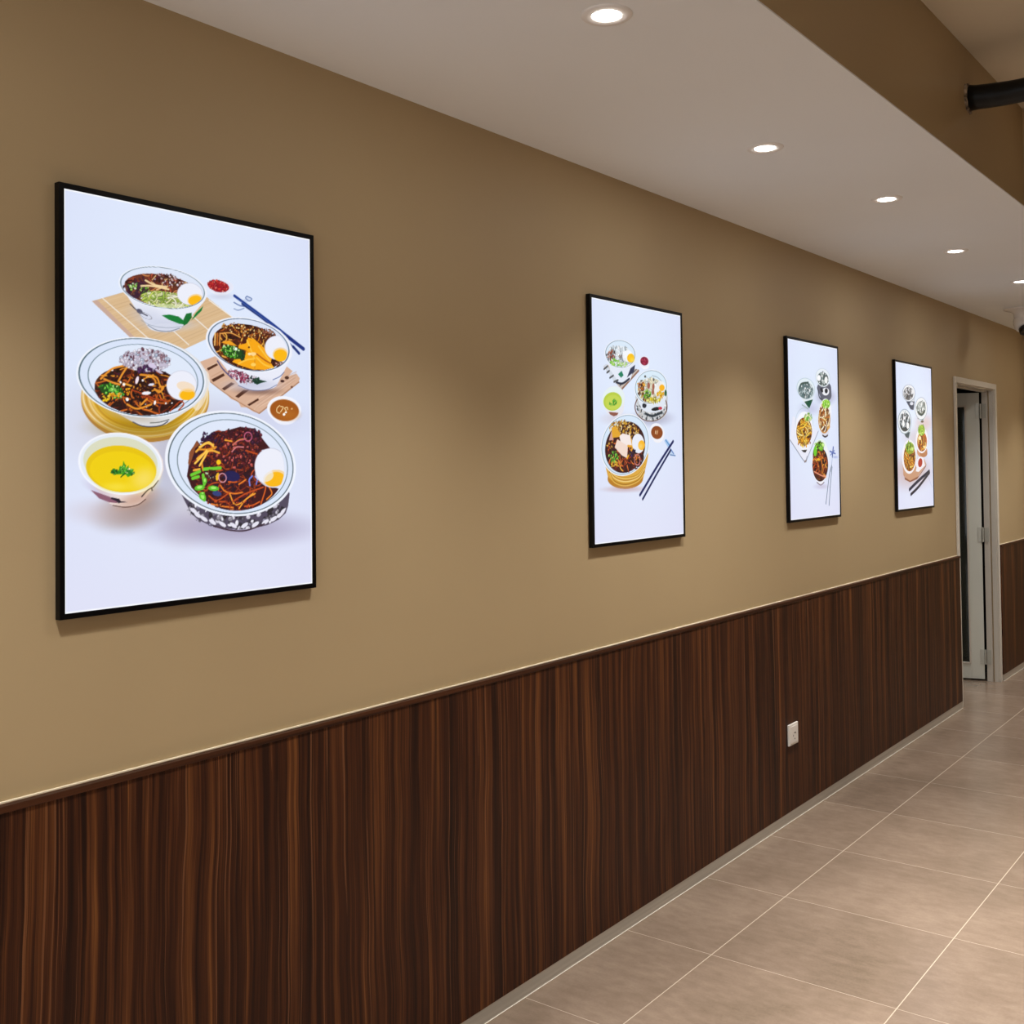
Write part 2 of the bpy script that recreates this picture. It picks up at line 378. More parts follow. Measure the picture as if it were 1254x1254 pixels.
def raster(ops, cell):
    nx, ny = int(PW / cell) + 1, int(PH / cell) + 1
    X, Y = np.meshgrid(np.linspace(0, PW, nx), np.linspace(0, PH, ny))
    cw = PW / (nx - 1)
    img = np.zeros((ny, nx, 3)); h = lambda s: np.array([int(s[i:i + 2], 16) / 255 for i in (0, 2, 4)] if len(s) == 6 else [int(c * 2, 16) / 255 for c in s])
    u, v = X / PW, Y / PH
    d = np.clip(((u - .45) / .75) ** 2 + ((v - .38) / .8) ** 2, 0, 1)[..., None]
    img[:] = h(BG[0]) * (1 - d) + h(BG[1]) * d
    low = np.clip((v - .55) / .45, 0, 1)[..., None]; img[:] = img * (1 - .5 * low) + h(BG[2]) * .5 * low
    def win(x0, x1, y0, y1):
        return slice(max(0, int(y0 / cw) - 2), max(0, int(y1 / cw) + 3)), slice(max(0, int(x0 / cw) - 2), max(0, int(x1 / cw) + 3))
    CL = None
    def put(s, a, col):
        if a.size and CL is not None: a = a * CL[s]
        if a.size: img[s] += a[..., None] * (col - img[s])
    def efield(e):
        cx, cy, ax, ay, bx, by = e
        hw, hh = math.hypot(ax, bx), math.hypot(ay, by); s = win(cx - hw, cx + hw, cy - hh, cy + hh)
        det = ax * by - ay * bx or 1e-6; x, y = X[s] - cx, Y[s] - cy
        p, q = (x * by - y * bx) / det, (y * ax - x * ay) / det
        r = np.sqrt(p * p + q * q); rad = math.sqrt(abs(det))
        return s, r, rad, p, q
    def emask(e):
        s, r, rad, p, q = efield(e); return s, np.clip((1 - r) * rad / cw + .5, 0, 1)
    def ell(e, col, al=1): s, m = emask(e); put(s, m * al, col)
    def stroke(pts, w, col, clip=None, al=1):
        P = np.array(pts, float).reshape(-1, 2)
        s = win(P[:, 0].min() - w, P[:, 0].max() + w, P[:, 1].min() - w, P[:, 1].max() + w)
        x, y = X[s], Y[s]
        if not x.size: return
        D = np.full(x.shape, 1e9)
        for (x0, y0), (x1, y1) in zip(P, P[1:]):
            dx, dy = x1 - x0, y1 - y0; L = dx * dx + dy * dy or 1e-6
            tt = np.clip(((x - x0) * dx + (y - y0) * dy) / L, 0, 1)
            D = np.minimum(D, np.hypot(x - x0 - tt * dx, y - y0 - tt * dy))
        m = np.clip((w / 2 - D) / cw + .5, 0, 1) * min(1, w / cw) * al
        if clip is not None: m = m * clip[s]
        put(s, m, col)
    def smooth(P):
        P = [Vector(p) for p in P]
        if len(P) < 3: return [tuple(p) for p in P]
        Q = [P[0] * 2 - P[1]] + P + [P[-1] * 2 - P[-2]]; o = []
        for i in range(1, len(Q) - 2):
            for k in range(5):
                t = k / 5; a, b, c, e = Q[i - 1:i + 3]
                o.append(tuple(.5 * ((2 * b) + (c - a) * t + (2 * a - 5 * b + 4 * c - e) * t * t + (3 * b - a - 3 * c + e) * t ** 3)))
        return o + [tuple(P[-1])]
    def inside(rng, e, k=.95):
        a, r = rng.uniform(0, 2 * PI), math.sqrt(rng.random()) * k
        return e[0] + r * (math.cos(a) * e[2] + math.sin(a) * e[4]), e[1] + r * (math.cos(a) * e[3] + math.sin(a) * e[5])
    for o in ops:
        k = o[0]
        if k == 'c':
            CL = None
            if o[1]: CL = np.zeros((ny, nx)); s, m = emask(o[1]); CL[s] = m
            continue
        if k == 'e': ell(o[1], h(o[2]), o[3])
        elif k == 'g':
            e = o[1][:2] + [c * 1.6 for c in o[1][2:]]
            s, r, rad, p, q = efield(e); f = np.clip(1 - r * r, 0, 1) ** 2; put(s, f * o[3], h(o[2]))
        elif k == 'r':
            s, r, rad, p, q = efield(o[1][:2] + [c * 1.05 for c in o[1][2:]])
            put(s, np.clip((o[2] / 2 - abs(r * 1.05 - 1) * rad) / cw + .5, 0, 1) * min(1, o[2] / cw), h(o[3]))
        elif k == 'l': stroke(smooth([o[1][i:i + 2] for i in range(0, len(o[1]), 2)]) if len(o[1]) > 4 else o[1], o[2], h(o[3]))
        elif k == 'p':
            P = np.array(o[1]).reshape(-1, 2); s = win(P[:, 0].min(), P[:, 0].max(), P[:, 1].min(), P[:, 1].max())
            x, y = X[s], Y[s]; acc = np.zeros(x.shape)
            for sx in (-.33, 0, .33):
                for sy in (-.33, 0, .33):
                    xx, yy = x + sx * cw, y + sy * cw; ins = np.zeros(x.shape, bool)
                    for (x0, y0), (x1, y1) in zip(P, np.roll(P, -1, 0)):
                        if y0 == y1: continue
                        ins ^= ((y0 > yy) != (y1 > yy)) & (xx < (x1 - x0) * (yy - y0) / (y1 - y0) + x0)
                    acc += ins
            put(s, acc / 9, h(o[2]))
        elif k == 'n':
            e, seed, n, pal, ln, w = o[1:]; rng = random.Random(seed)
            clip = np.zeros((ny, nx)); s, m = emask(e); clip[s] = m
            for i in range(n):
                x, y = inside(rng, e); a = rng.uniform(0, 2 * PI); cv = rng.uniform(-1.1, 1.1); pts = [(x, y)]
                for j in range(7):
                    a += cv * .35 + rng.uniform(-.15, .15); x += math.cos(a) * ln / 7; y += math.sin(a) * ln / 7 * .8; pts.append((x, y))
                c = h(rng.choice(pal)); ww = w * rng.uniform(.6, 1.15)
                stroke(pts, ww * 1.5, c * .35, clip, .7); stroke(pts, ww, c, clip)
                stroke([(a_ - ww * .15, b_ - ww * .2) for a_, b_ in pts[1:5]], ww * .35, np.minimum(1, c * 1.35 + .06), clip, .8)
        elif k == 'b':
            e, seed, n, pal, rr = o[1:]; rng = random.Random(seed)
            for i in range(n):
                x, y = inside(rng, e, 1); a = rng.uniform(0, PI); r1 = rr * rng.uniform(.45, 1.0); r2 = r1 * rng.uniform(.4, .9); c = h(rng.choice(pal))
                q = [x, y, math.cos(a) * r1, math.sin(a) * r1, -math.sin(a) * r2, math.cos(a) * r2]
                ell(q[:2] + [v * 1.25 for v in q[2:]], c * .5, .6); ell(q, c)
                ell([x - r2 * .3, y - r2 * .35] + [v * .35 for v in q[2:]], np.minimum(1, c * 1.5 + .08), .7)
    # bright unprinted edge of the film
    b = np.minimum(np.minimum(X, PW - X), np.minimum(Y, PH - Y)); img += np.clip((4.5 - b) / 2, 0, 1)[..., None] * (np.array([.97, .98, 1.]) - img)
    img = np.clip(img, 0, 1)
    return np.where(img <= .04045, img / 12.92, ((img + .055) / 1.055) ** 2.4)

def print_mesh(ops, cell, x, y0, y1, z0, z1):
    a = raster(ops, cell); ny, nx = a.shape[:2]
    Yg, Zg = np.meshgrid(np.linspace(y0, y1, nx), np.linspace(z1, z0, ny))
    co = np.empty((ny * nx, 3), np.float32); co[:, 0] = x; co[:, 1] = Yg.ravel(); co[:, 2] = Zg.ravel()
    i = np.arange(ny * nx).reshape(ny, nx)
    f = np.stack([i[1:, :-1], i[1:, 1:], i[:-1, 1:], i[:-1, :-1]], -1).reshape(-1, 4).astype(np.int32)
    me = bpy.data.meshes.new('printed_picture'); me.vertices.add(len(co)); me.vertices.foreach_set('co', co.ravel())
    me.loops.add(f.size); me.loops.foreach_set('vertex_index', f.ravel())
    me.polygons.add(len(f)); me.polygons.foreach_set('loop_start', np.arange(0, f.size, 4, dtype=np.int32))
    me.update(calc_edges=True); me.validate()
    at = me.attributes.new('print', 'FLOAT_COLOR', 'POINT')
    at.data.foreach_set('color', np.concatenate([a.reshape(-1, 3), np.ones((nx * ny, 1))], 1).astype(np.float32).ravel())
    me.materials.append(M_print)
    return me

XP = .0168; BZ = .0115
def lightbox(y0, y1, z0, z1, ops, cell, label):
    r = empty('menu_light_box', (.0005, y0, z0)); tag(r, label, 'light box', 'menu light boxes on the beige wall')
    w, h = y1 - y0, z1 - z0
    bm = bmesh.new()
    for a in ((0, 0, BZ, h), (w - BZ, 0, w, h), (BZ, 0, w - BZ, BZ), (BZ, h - BZ, w - BZ, h)):
        box(bm, 0, a[0], a[1], XP, a[2], a[3], bev=.001)
    obj('frame', bm, M_black, r)
    obj('back_tray', B(.0005, BZ + .0005, BZ + .0005, .008, w - BZ - .0005, h - BZ - .0005), M_black, r)
    o = bpy.data.objects.new('printed_picture', print_mesh(ops, cell, XP - .0025, BZ - .0005, w - BZ + .0005, BZ - .0005, h - BZ + .0005))
    C.objects.link(o); o.parent = r
    o['label'] = 'backlit print of noodle bowls'
    return r

# printed artwork of the four menus, millimetres on the print: e ellipse, r ring, g soft tone, p polygon, l line, n strands, b bits, c clip
ART = [[
['g',[185.5,456.4,178.1,-4.0,-0.2,90.1],'b08a80',0.25],
['g',[443.0,445.5,165.9,-4.0,-0.3,46.5],'b0a8c8',0.3],
['g',[155.4,635.5,73.1,-14.5,10.2,34.4],'80604e',0.75],
['g',[109.4,640.0,87.3,3.6,-0.0,25.2],'c8b4b8',0.5],
['g',[295.2,627.5,48.3,16.6,-34.1,77.7],'c8bcc4',0.5],
['g',[414.1,690.3,199.3,10.6,-0.2,36.5],'8c7c9c',0.6],
['g',[236.1,557.3,45.7,0.5,-0.2,98.9],'a4a0b4',0.5],
['p',[60.8,216.6,267.2,139.1,428.4,225.3,207.5,329.0],'d9b88e'],
['l',[60.8,216.6,267.2,139.1],1.0,'c9a476'],
['l',[67.2,221.5,274.2,142.8],1.1,'e4c79e'],
['l',[73.5,226.4,281.2,146.6],1.1,'d2b084'],
['l',[80.0,231.3,288.2,150.3],1.1,'c0a07a'],
['l',[86.4,236.2,295.3,154.1],1.1,'c9a476'],
['l',[92.9,241.2,302.4,157.9],1.1,'e4c79e'],
['l',[99.4,246.2,309.5,161.7],1.1,'d2b084'],
['l',[105.9,251.2,316.7,165.6],1.1,'c0a07a'],
['l',[112.5,256.2,323.9,169.4],1.1,'c9a476'],
['l',[119.1,261.3,331.2,173.3],1.1,'e4c79e'],
['l',[125.7,266.4,338.4,177.2],1.1,'d2b084'],
['l',[132.3,271.5,345.8,181.1],1.1,'c0a07a'],
['l',[139.0,276.6,353.1,185.0],1.1,'c9a476'],
['l',[145.7,281.7,360.5,189.0],1.1,'e4c79e'],
['l',[152.5,286.9,367.9,192.9],1.1,'d2b084'],
['l',[159.2,292.1,375.3,196.9],1.1,'c0a07a'],
['l',[166.0,297.3,382.8,200.9],1.1,'c9a476'],
['l',[172.9,302.5,390.3,204.9],1.1,'e4c79e'],
['l',[179.7,307.8,397.9,209.0],1.1,'d2b084'],
['l',[186.6,313.1,405.4,213.0],1.1,'c0a07a'],
['l',[193.5,318.4,413.1,217.1],1.1,'c9a476'],
['l',[200.5,323.7,420.7,221.2],1.1,'e4c79e'],
['p',[60.8,216.6,71.7,212.2,212.9,325.3,207.5,329.0],'c8a898'],
['l',[82.7,206.8,232.3,310.5],1.9,'f4f0ea'],
['l',[143.4,185.0,289.1,285.7],2.0,'f4f0ea'],
['l',[207.8,161.6,342.2,249.9],2.1,'f4f0ea'],
['l',[342.5,182.0,419.0,220.0],2.2,'f4f0ea'],
['p',[124.1,167.3,131.3,153.8,147.8,141.8,172.1,132.2,202.4,126.0,235.7,123.9,269.0,126.3,298.8,133.1,322.0,143.7,335.8,156.9,338.7,171.5,330.4,185.9,269.6,251.1,263.5,255.1,254.0,258.6,242.2,261.4,229.2,263.1,216.4,263.7,204.8,262.9,195.8,261.1,190.0,258.2,126.6,180.9],'e9ecf8'],
['g',[198.6,238.5,49.7,11.2,-8.2,20.5],'c0c6de',0.5],
['g',[252.4,245.2,54.9,-5.1,-0.0,11.9],'c4cade',0.6],
['e',[230.6,253.8,32.4,-2.9,-0.0,9.4],'d5d9ea',1],
['l',[188.0,252.3,209.1,260.9,238.7,260.7,266.1,251.6],1.5,'6c7480'],
['l',[172.3,243.4,198.5,252.5,238.7,253.1,274.5,246.8],1.0,'70808c'],
['e',[227.6,169.3,107.3,2.1,-8.1,45.2],'eff3fd',1],
['e',[227.6,169.3,103.6,2.1,-7.8,43.6],'5d7480',1],
['e',[227.6,169.3,101.4,2.0,-7.7,42.7],'dde6f8',1],
['c',[227.6,170.3,99.3,2.0,-7.3,40.5]],
['e',[228.1,176.8,94.2,5.1,-7.7,35.2],'6a3020',1],
['n',[228.1,176.8,94.2,5.1,-7.7,35.2],11,90,['a2452a','e8b47c','3c1412','7a3222','c87a48','4a1a30'],30.3,3.0],
['e',[162.1,182.2,25.4,1.0,-3.4,17.4],'3c1c30',1],
['b',[151.8,188.0,28.2,-3.2,-0.0,18.4],3,50,['42203a','301018','8a4a2a','5e3a30'],3.2],
['b',[151.8,174.2,12.8,-1.5,-0.0,8.0],4,26,['8cc84a','bfe49a','4c8a30','e8f4d0'],2.7],
['b',[181.6,181.0,12.6,-1.5,-0.0,8.4],5,26,['5a9a2a','a0c850','2e5a18'],2.5],
['b',[241.7,151.5,39.7,3.7,-3.5,12.4],6,90,['5a1c1e','2c0c10','8c3a30','c8a8a8','4a2c1a','d8c8d0'],2.8],
['l',[182.9,158.8,204.0,165.6,233.5,166.7],3.9,'f2d4a0'],
['l',[172.4,171.7,198.7,168.5,238.9,170.8],3.9,'f2d4a0'],
['e',[233.4,195.1,61.7,0.8,-2.9,17.9],'dfe6a8',1],
['n',[233.4,195.1,63.1,0.8,-3.1,19.0],7,110,['e6ecb4','c4d860','f6f4d4','a8c050','dcdf98','8aa840'],40.5,3.3],
['e',[241.6,208.4,54.4,-3.2,-0.4,5.9],'e8efc8',0.6],
['e',[292.9,174.6,33.2,1.2,-5.1,24.8],'b9b4c4',0.5],
['e',[292.9,174.6,31.9,1.2,-4.9,23.8],'eceefa',1],
['e',[305.6,185.2,19.2,-6.5,3.6,11.3],'f9c25a',0.55],
['e',[305.6,186.7,16.5,-5.6,3.1,9.7],'fbb80a',1],
['c',0],
['p',[221.2,228.1,241.5,224.5,263.5,226.4,275.9,233.5,280.1,242.7,263.4,241.8,238.8,235.9],'0e7a34'],
['p',[275.9,231.1,282.9,218.4,297.0,214.6,297.0,225.5,285.7,239.8,275.9,245.5],'0c6c2c'],
['p',[295.5,231.6,308.4,213.5,327.0,197.0,322.7,207.7,305.5,223.9],'0e7a34'],
['l',[146.6,212.6,162.0,223.6,186.7,232.7],2.4,'3a3a4c'],
['e',[168.5,225.3,6.7,2.8,-2.6,4.3],'55556a',1],
['r',[182.8,233.1,14.2,4.5,-2.4,4.9],1.2,'7a7a80'],
['p',[336.1,147.8,338.8,142.4,344.7,137.5,353.2,133.6,363.7,131.0,375.0,130.1,386.2,130.8,396.0,133.3,403.5,137.2,407.9,142.1,408.8,147.6,406.0,153.1,399.9,158.1,391.6,163.5,386.9,165.5,381.0,167.1,374.6,168.2,368.1,168.6,362.3,168.3,357.7,167.4,354.7,165.9,341.2,158.1,337.0,153.2],'eceef9'],
['e',[371.5,146.7,35.8,-0.1,-2.8,16.3],'e4e6f6',1],
['g',[377.2,170.1,31.5,-3.6,-0.0,6.6],'b8b8cc',0.4],
['e',[368.1,147.8,28.6,1.6,-3.2,12.8],'9c1620',1],
['b',[368.1,147.8,28.6,1.6,-3.1,12.3],8,120,['c41c22','7c0c1c','e0342a','a01028','f08070'],2.6],
['p',[436.0,172.3,447.0,161.1,460.8,165.6,444.2,178.1],'c8d4ee'],
['l',[447.0,161.1,460.8,165.6,453.8,171.5,442.9,166.0,447.0,161.1],2.0,'4a64a0'],
['l',[410.3,179.6,425.1,184.6,438.7,185.4],2.4,'4a64a0'],
['l',[410.2,193.9,422.3,196.0,438.6,189.9],2.2,'7c90bc'],
['l',[433.2,180.4,513.8,220.7,601.4,280.3],4.9,'1c3478'],
['l',[411.7,164.4,511.0,213.0,616.0,269.4],6.6,'1a3a8c'],
['l',[583.5,266.5,601.3,280.8],7.1,'1c3478'],
['l',[565.9,243.6,615.1,269.0],9.4,'162e7c'],
['l',[419.8,170.1,508.2,214.4],1.2,'5a74b4'],
['p',[316.7,320.8,357.3,305.6,560.5,313.4,581.1,325.1,568.6,336.6,593.6,330.8,603.3,341.2,599.0,350.1,482.1,429.3,464.0,425.7,443.6,416.0,428.3,416.5,420.9,404.4,400.9,399.0,388.6,389.4,376.4,381.8,366.7,376.1,345.0,363.1,337.9,355.5,316.6,352.6],'d8b096'],
['l',[326.1,338.2,406.4,296.5],2.0,'e4c2a8'],
['l',[348.7,351.3,430.2,309.6],2.0,'c89c80'],
['l',[371.6,364.6,454.3,323.0],2.0,'dcb89c'],
['l',[394.8,378.1,478.8,336.6],2.0,'e4c2a8'],
['l',[418.4,391.8,503.7,350.3],2.0,'c89c80'],
['l',[442.3,405.7,528.9,364.3],2.1,'dcb89c'],
['l',[466.6,419.8,554.5,378.5],2.1,'e4c2a8'],
['l',[469.2,419.3,587.9,346.3],1.2,'c49c84'],
['l',[471.3,413.4,588.5,343.7],1.2,'e2c4b2'],
['l',[473.4,407.5,589.0,341.1],1.2,'b89484'],
['l',[475.5,401.6,589.6,338.4],1.2,'c49c84'],
['l',[477.7,395.6,590.2,335.8],1.2,'e2c4b2'],
['l',[479.8,389.7,590.8,333.2],1.2,'b89484'],
['l',[481.9,383.7,591.4,330.5],1.2,'c49c84'],
['l',[484.0,377.8,591.9,327.9],1.2,'e2c4b2'],
['l',[486.2,371.8,592.5,325.3],1.2,'b89484'],
['p',[335.6,333.6,362.1,320.9,365.7,324.7,339.2,338.4],'4e2a1c'],
['p',[347.4,358.0,380.2,342.0,383.9,346.9,352.7,363.1],'4e2a1c'],
['p',[375.2,376.8,401.1,361.3,411.1,363.8,382.5,380.5],'4e2a1c'],
['p',[412.1,392.5,434.9,377.1,451.5,376.3,420.9,395.8],'4e2a1c'],
['p',[446.1,409.7,477.2,394.0,479.7,398.0,451.7,412.8],'4e2a1c'],
['l',[480.8,428.3,600.4,350.0],3.3,'b08468'],
['l',[345.0,363.1,376.4,381.8,420.9,404.4,479.5,429.0],2.2,'b07e5c'],
['e',[549.3,350.5,6.0,-0.3,-0.0,3.4],'3c1c1c',1],
['e',[563.0,341.6,6.6,-0.4,-0.0,3.9],'4c2c20',1],
['e',[578.0,363.0,3.3,-0.2,-0.0,2.6],'6c4434',1],
['g',[479.9,377.1,57.4,-2.6,-0.1,8.4],'5a3a34',0.6],
['p',[422.3,364.3,454.5,285.7,454.6,285.7,454.6,285.7,454.6,285.7,454.6,285.7,454.6,285.7,454.6,285.7,531.6,354.4,534.4,358.7,531.5,363.3,523.3,367.8,510.5,371.5,494.7,374.3,477.3,375.8,460.1,375.9,444.7,374.6,432.7,372.0,425.0,368.5],'e6e9f6'],
['p',[339.5,258.2,350.3,240.8,371.2,226.2,400.6,215.9,436.0,210.9,474.0,211.8,511.1,218.8,543.4,231.4,567.3,248.4,580.1,268.0,580.2,288.1,531.3,363.2,523.1,367.6,510.4,371.3,494.6,374.0,477.3,375.5,460.1,375.6,444.8,374.3,432.8,371.8,425.1,368.4,350.8,295.2,339.7,276.8],'e9ebf8'],
['g',[460.7,364.6,71.8,-3.5,-0.1,13.4],'b8bcd6',0.6],
['l',[421.1,367.4,459.2,376.0,500.9,373.0,533.0,359.9],1.4,'5c6490'],
['b',[426.2,346.6,31.9,10.4,-5.9,10.6],21,120,['8c2a48','b04868','5c1c3c','d8a8b8','783048'],3.0],
['b',[459.3,351.0,15.5,-0.8,-0.1,8.3],22,30,['2a1c34','4a3048','e0d0dc'],3.0],
['p',[464.4,354.9,477.4,350.0,503.7,353.9,485.2,358.4,474.8,362.7,465.7,360.1],'143c2c'],
['b',[467.1,350.6,12.9,-0.7,-0.0,7.3],23,14,['16382c','1e4a34'],3.7],
['l',[364.5,315.7,379.1,333.0,403.6,351.9],3.5,'54507c'],
['l',[521.0,348.8,541.3,340.2,554.9,328.8],1.7,'48609c'],
['e',[455.4,272.6,120.4,15.0,-18.5,60.3],'f0f3fd',1],
['e',[455.4,272.6,114.9,14.3,-17.7,57.6],'48607a',1],
['e',[455.4,272.6,111.9,13.9,-17.2,56.1],'dbe4f7',1],
['c',[454.6,275.3,109.6,13.7,-16.7,54.3]],
['e',[453.2,278.1,100.9,12.7,-15.5,50.5],'4c1c0c',1],
['n',[453.2,278.1,100.9,12.7,-15.5,50.5],24,110,['7c3210','3a1208','c8741c','a04c14','2c0c08','e8a040'],32.2,3.2],
['b',[446.5,240.3,69.7,5.9,-3.5,13.4],25,150,['6c2c10','a8581c','d89038','3c1408','f0c880'],3.2],
['l',[358.5,254.6,357.1,280.7],3.6,'f4c070'],
['l',[365.0,254.0,363.6,280.2],3.6,'c06c20'],
['l',[371.5,253.4,370.1,279.6],3.6,'e09848'],
['l',[374.1,253.2,400.6,249.8,427.4,257.5],2.4,'f0a850'],
['p',[404.2,314.3,419.0,305.6,440.7,296.4,444.1,286.1,421.8,282.3,421.9,275.6,443.6,269.5,449.2,255.7,468.5,258.6,493.6,274.6,519.0,295.4,514.6,309.3,524.6,320.0,496.0,327.4,457.0,327.6,427.0,321.6],'f8a810'],
['l',[446.4,262.6,457.3,284.0,468.2,305.6],4.0,'fcc440'],
['l',[479.5,273.4,496.3,290.2,513.2,307.1],4.0,'fcc440'],
['l',[421.6,317.6,446.1,307.1,468.2,303.4],3.9,'fcc440'],
['l',[473.8,300.8,496.1,315.0,521.7,320.2],4.0,'fcc440'],
['l',[473.8,291.8,496.2,303.7,513.2,310.5],3.5,'b05c10'],
['l',[468.2,305.6,468.1,325.8],2.5,'d88810'],
['l',[443.5,286.2,459.9,297.2],2.0,'d07c10'],
['p',[374.0,272.8,397.8,266.5,419.2,278.0,395.1,277.7],'f0a020'],
['e',[464.1,292.5,8.3,-0.6,-0.0,4.0],'fdd890',1],
['e',[453.1,293.3,5.0,-0.4,-0.0,3.1],'fde4a8',1],
['e',[464.0,317.1,7.2,-0.5,-0.0,4.0],'fdd060',1],
['e',[451.8,278.2,2.7,-0.2,-0.0,2.2],'5c2c08',1],
['e',[407.0,293.3,30.5,5.9,-5.2,13.3],'1c4c14',1],
['b',[400.3,291.5,25.3,4.9,-5.0,12.9],26,90,['58b430','8ce058','2c7420','c4f0a0','1c4c14'],3.1],
['b',[429.8,297.1,13.6,-1.0,-0.1,11.1],27,20,['14301c','1c4820'],3.9],
['e',[415.1,285.0,3.8,-0.3,-0.0,3.5],'f4fff4',1],
['b',[539.1,312.3,20.0,1.5,-1.6,6.9],28,40,['5c2418','c08474','3c1410'],3.1],
['e',[534.1,272.6,35.3,7.5,-12.8,28.2],'b9b4c4',0.5],
['e',[534.1,272.6,33.9,7.2,-12.3,27.1],'eceefa',1],
['e',[544.5,287.9,23.9,-1.7,-0.1,16.5],'f9c25a',0.55],
['e',[544.5,289.9,20.5,-1.4,-0.1,14.2],'fbb80a',1],
['b',[510.8,239.2,22.0,2.8,-2.6,7.9],29,40,['4c2018','7c4030','a07058'],2.8],
['c',0],
['e',[188.8,408.8,152.5,-5.9,-0.2,89.4],'b4803a',1],
['e',[188.9,401.7,152.6,-6.2,-0.2,88.0],'dcb35c',1],
['e',[187.2,399.4,129.6,-5.4,-0.1,78.5],'d8a820',1],
['r',[188.9,400.3,148.2,-6.1,-0.1,84.7],2.5,'f0dcb4'],
['r',[187.2,400.3,140.5,-5.8,-0.1,80.4],2.5,'c89438'],
['r',[185.6,400.4,132.7,-5.5,-0.1,76.0],2.5,'ecd090'],
['r',[184.0,400.5,125.0,-5.2,-0.1,71.7],2.5,'e8c060'],
['r',[182.4,400.5,117.3,-4.9,-0.1,67.4],2.5,'c08a20'],
['r',[180.8,400.6,109.6,-4.5,-0.1,63.1],2.5,'d4a414'],
['e',[320.8,383.9,17.1,3.1,-13.9,43.9],'f4e8d8',0.7],
['g',[185.5,465.9,107.7,-2.1,-0.0,23.7],'8c6c08',0.6],
['p',[34.6,357.4,44.1,333.1,66.5,311.2,100.1,293.8,142.3,282.7,189.5,279.1,237.2,283.8,280.5,296.6,314.6,316.6,335.3,341.8,340.1,369.3,328.4,396.1,301.6,419.2,237.4,456.0,231.0,459.5,221.2,462.4,209.0,464.4,195.5,465.2,182.1,464.9,170.2,463.4,160.8,461.0,85.0,425.1,55.8,405.5,38.6,382.3],'dfe0e4'],
['l',[151.5,456.5,172.0,464.1,195.5,465.5,219.4,462.0,235.5,453.4],2.2,'34384c'],
['l',[192.9,457.4,214.0,455.6,238.2,449.4],1.7,'3c4440'],
['g',[146.4,443.0,59.7,9.7,-2.7,11.2],'b8a890',0.6],
['e',[179.4,363.1,152.8,5.9,-10.0,83.6],'f1f5fe',1],
['e',[179.4,363.1,148.5,5.8,-9.7,81.2],'46606c',1],
['e',[179.4,363.1,145.4,5.6,-9.5,79.6],'d9e4f9',1],
['e',[181.5,365.3,130.7,5.2,-8.6,71.5],'5c7480',1],
['e',[181.5,365.3,128.7,5.1,-8.4,70.4],'dfe9fa',1],
['e',[172.1,390.6,106.3,5.1,-6.1,51.0],'34100c',1],
['e',[103.8,372.3,34.9,-13.4,7.6,18.6],'4a2c1c',1],
['n',[172.1,390.6,106.3,5.1,-6.1,51.0],31,200,['5c1c0c','7c2c10','b85414','e08c28','30100c','1c0808','2c0c08','401010','c8601c'],41.5,3.7],
['b',[172.1,390.6,106.3,5.1,-6.1,51.0],32,70,['2c0c0c','200814','4c140c','fcf4f4','301040'],2.9],
['l',[79.3,371.4,103.8,349.9,131.3,341.4],4.0,'e8942c'],
['l',[138.9,343.2,128.7,357.4,118.7,373.8],4.1,'e8942c'],
['l',[169.6,357.4,206.3,360.0,216.9,378.1,224.9,382.4,214.2,392.2,203.6,385.7],4.1,'e8942c'],
['l',[86.6,371.0,103.8,376.8,121.2,380.5],4.0,'e8942c'],
['l',[138.8,420.5,161.7,428.8,195.6,418.5],4.1,'e8942c'],
['l',[172.1,419.3,185.1,407.3],4.1,'e8942c'],
['l',[149.0,390.5,172.1,396.3,198.2,404.5],2.9,'a83c14'],
['l',[241.0,431.0,257.4,416.3,268.4,408.8,275.3,415.7,262.9,428.0],3.0,'a83c14'],
['l',[172.1,403.2,203.5,406.6,232.9,410.1],2.9,'a83c14'],
['e',[182.6,328.9,58.7,-1.1,-1.3,22.0],'bfb4c8',0.85],
['b',[182.6,326.6,61.3,-1.2,-1.4,23.2],33,170,['d0c8dc','b0a0b4','e4e0f0','8c6c78','5c3444','f0ecf8','a8b4cc'],4.2],
['b',[185.2,346.1,23.6,-1.4,-0.0,7.4],34,26,['2c1438','44204c'],4.4],
['e',[198.4,337.2,9.9,2.6,-2.0,4.9],'d4c8e4',1],
['e',[214.3,347.9,9.2,4.1,-1.6,2.5],'c8bcd0',1],
['e',[161.8,369.3,3.5,0.6,-2.4,8.1],'f4e4f0',1],
['e',[131.2,380.0,3.0,-0.1,-0.0,3.2],'fff',1],
['e',[195.7,376.8,7.3,-1.5,0.5,2.5],'e4e8fc',1],
['e',[183.8,395.4,10.9,-1.1,0.3,3.4],'f0f0fa',1],
['e',[138.8,410.3,3.3,-1.2,1.4,3.4],'fff',1],
['e',[204.0,414.7,2.6,0.3,-0.9,4.6],'fff',1],
['e',[103.8,393.7,26.3,5.2,-3.8,13.2],'1c4a14',1],
['b',[103.8,393.7,28.2,5.6,-4.0,13.6],35,100,['4cb428','7ee04c','2a7c1c','184c14','b4f08c'],3.1],
['b',[90.2,408.8,10.3,-0.4,-0.0,6.7],36,16,['f4c010','fcdc40','d89c10'],3.0],
['b',[108.7,403.6,17.4,-0.7,-0.0,6.7],37,16,['f0a418','c86c10'],3.5],
['b',[138.8,393.2,6.3,-0.3,-0.0,9.1],38,14,['f09c10','e07c10'],2.9],
['e',[270.5,375.0,38.9,-1.9,-0.1,32.6],'b9b4c4',0.5],
['e',[270.5,375.0,37.4,-1.8,-0.1,31.4],'eceefa',1],
['e',[284.6,393.2,21.6,-3.5,2.1,12.9],'f9c25a',0.55],
['e',[284.6,394.8,18.6,-3.0,1.8,11.1],'fbb80a',1],
['e',[281.0,377.4,22.9,4.2,-3.3,10.5],'f8d4a4',0.6],
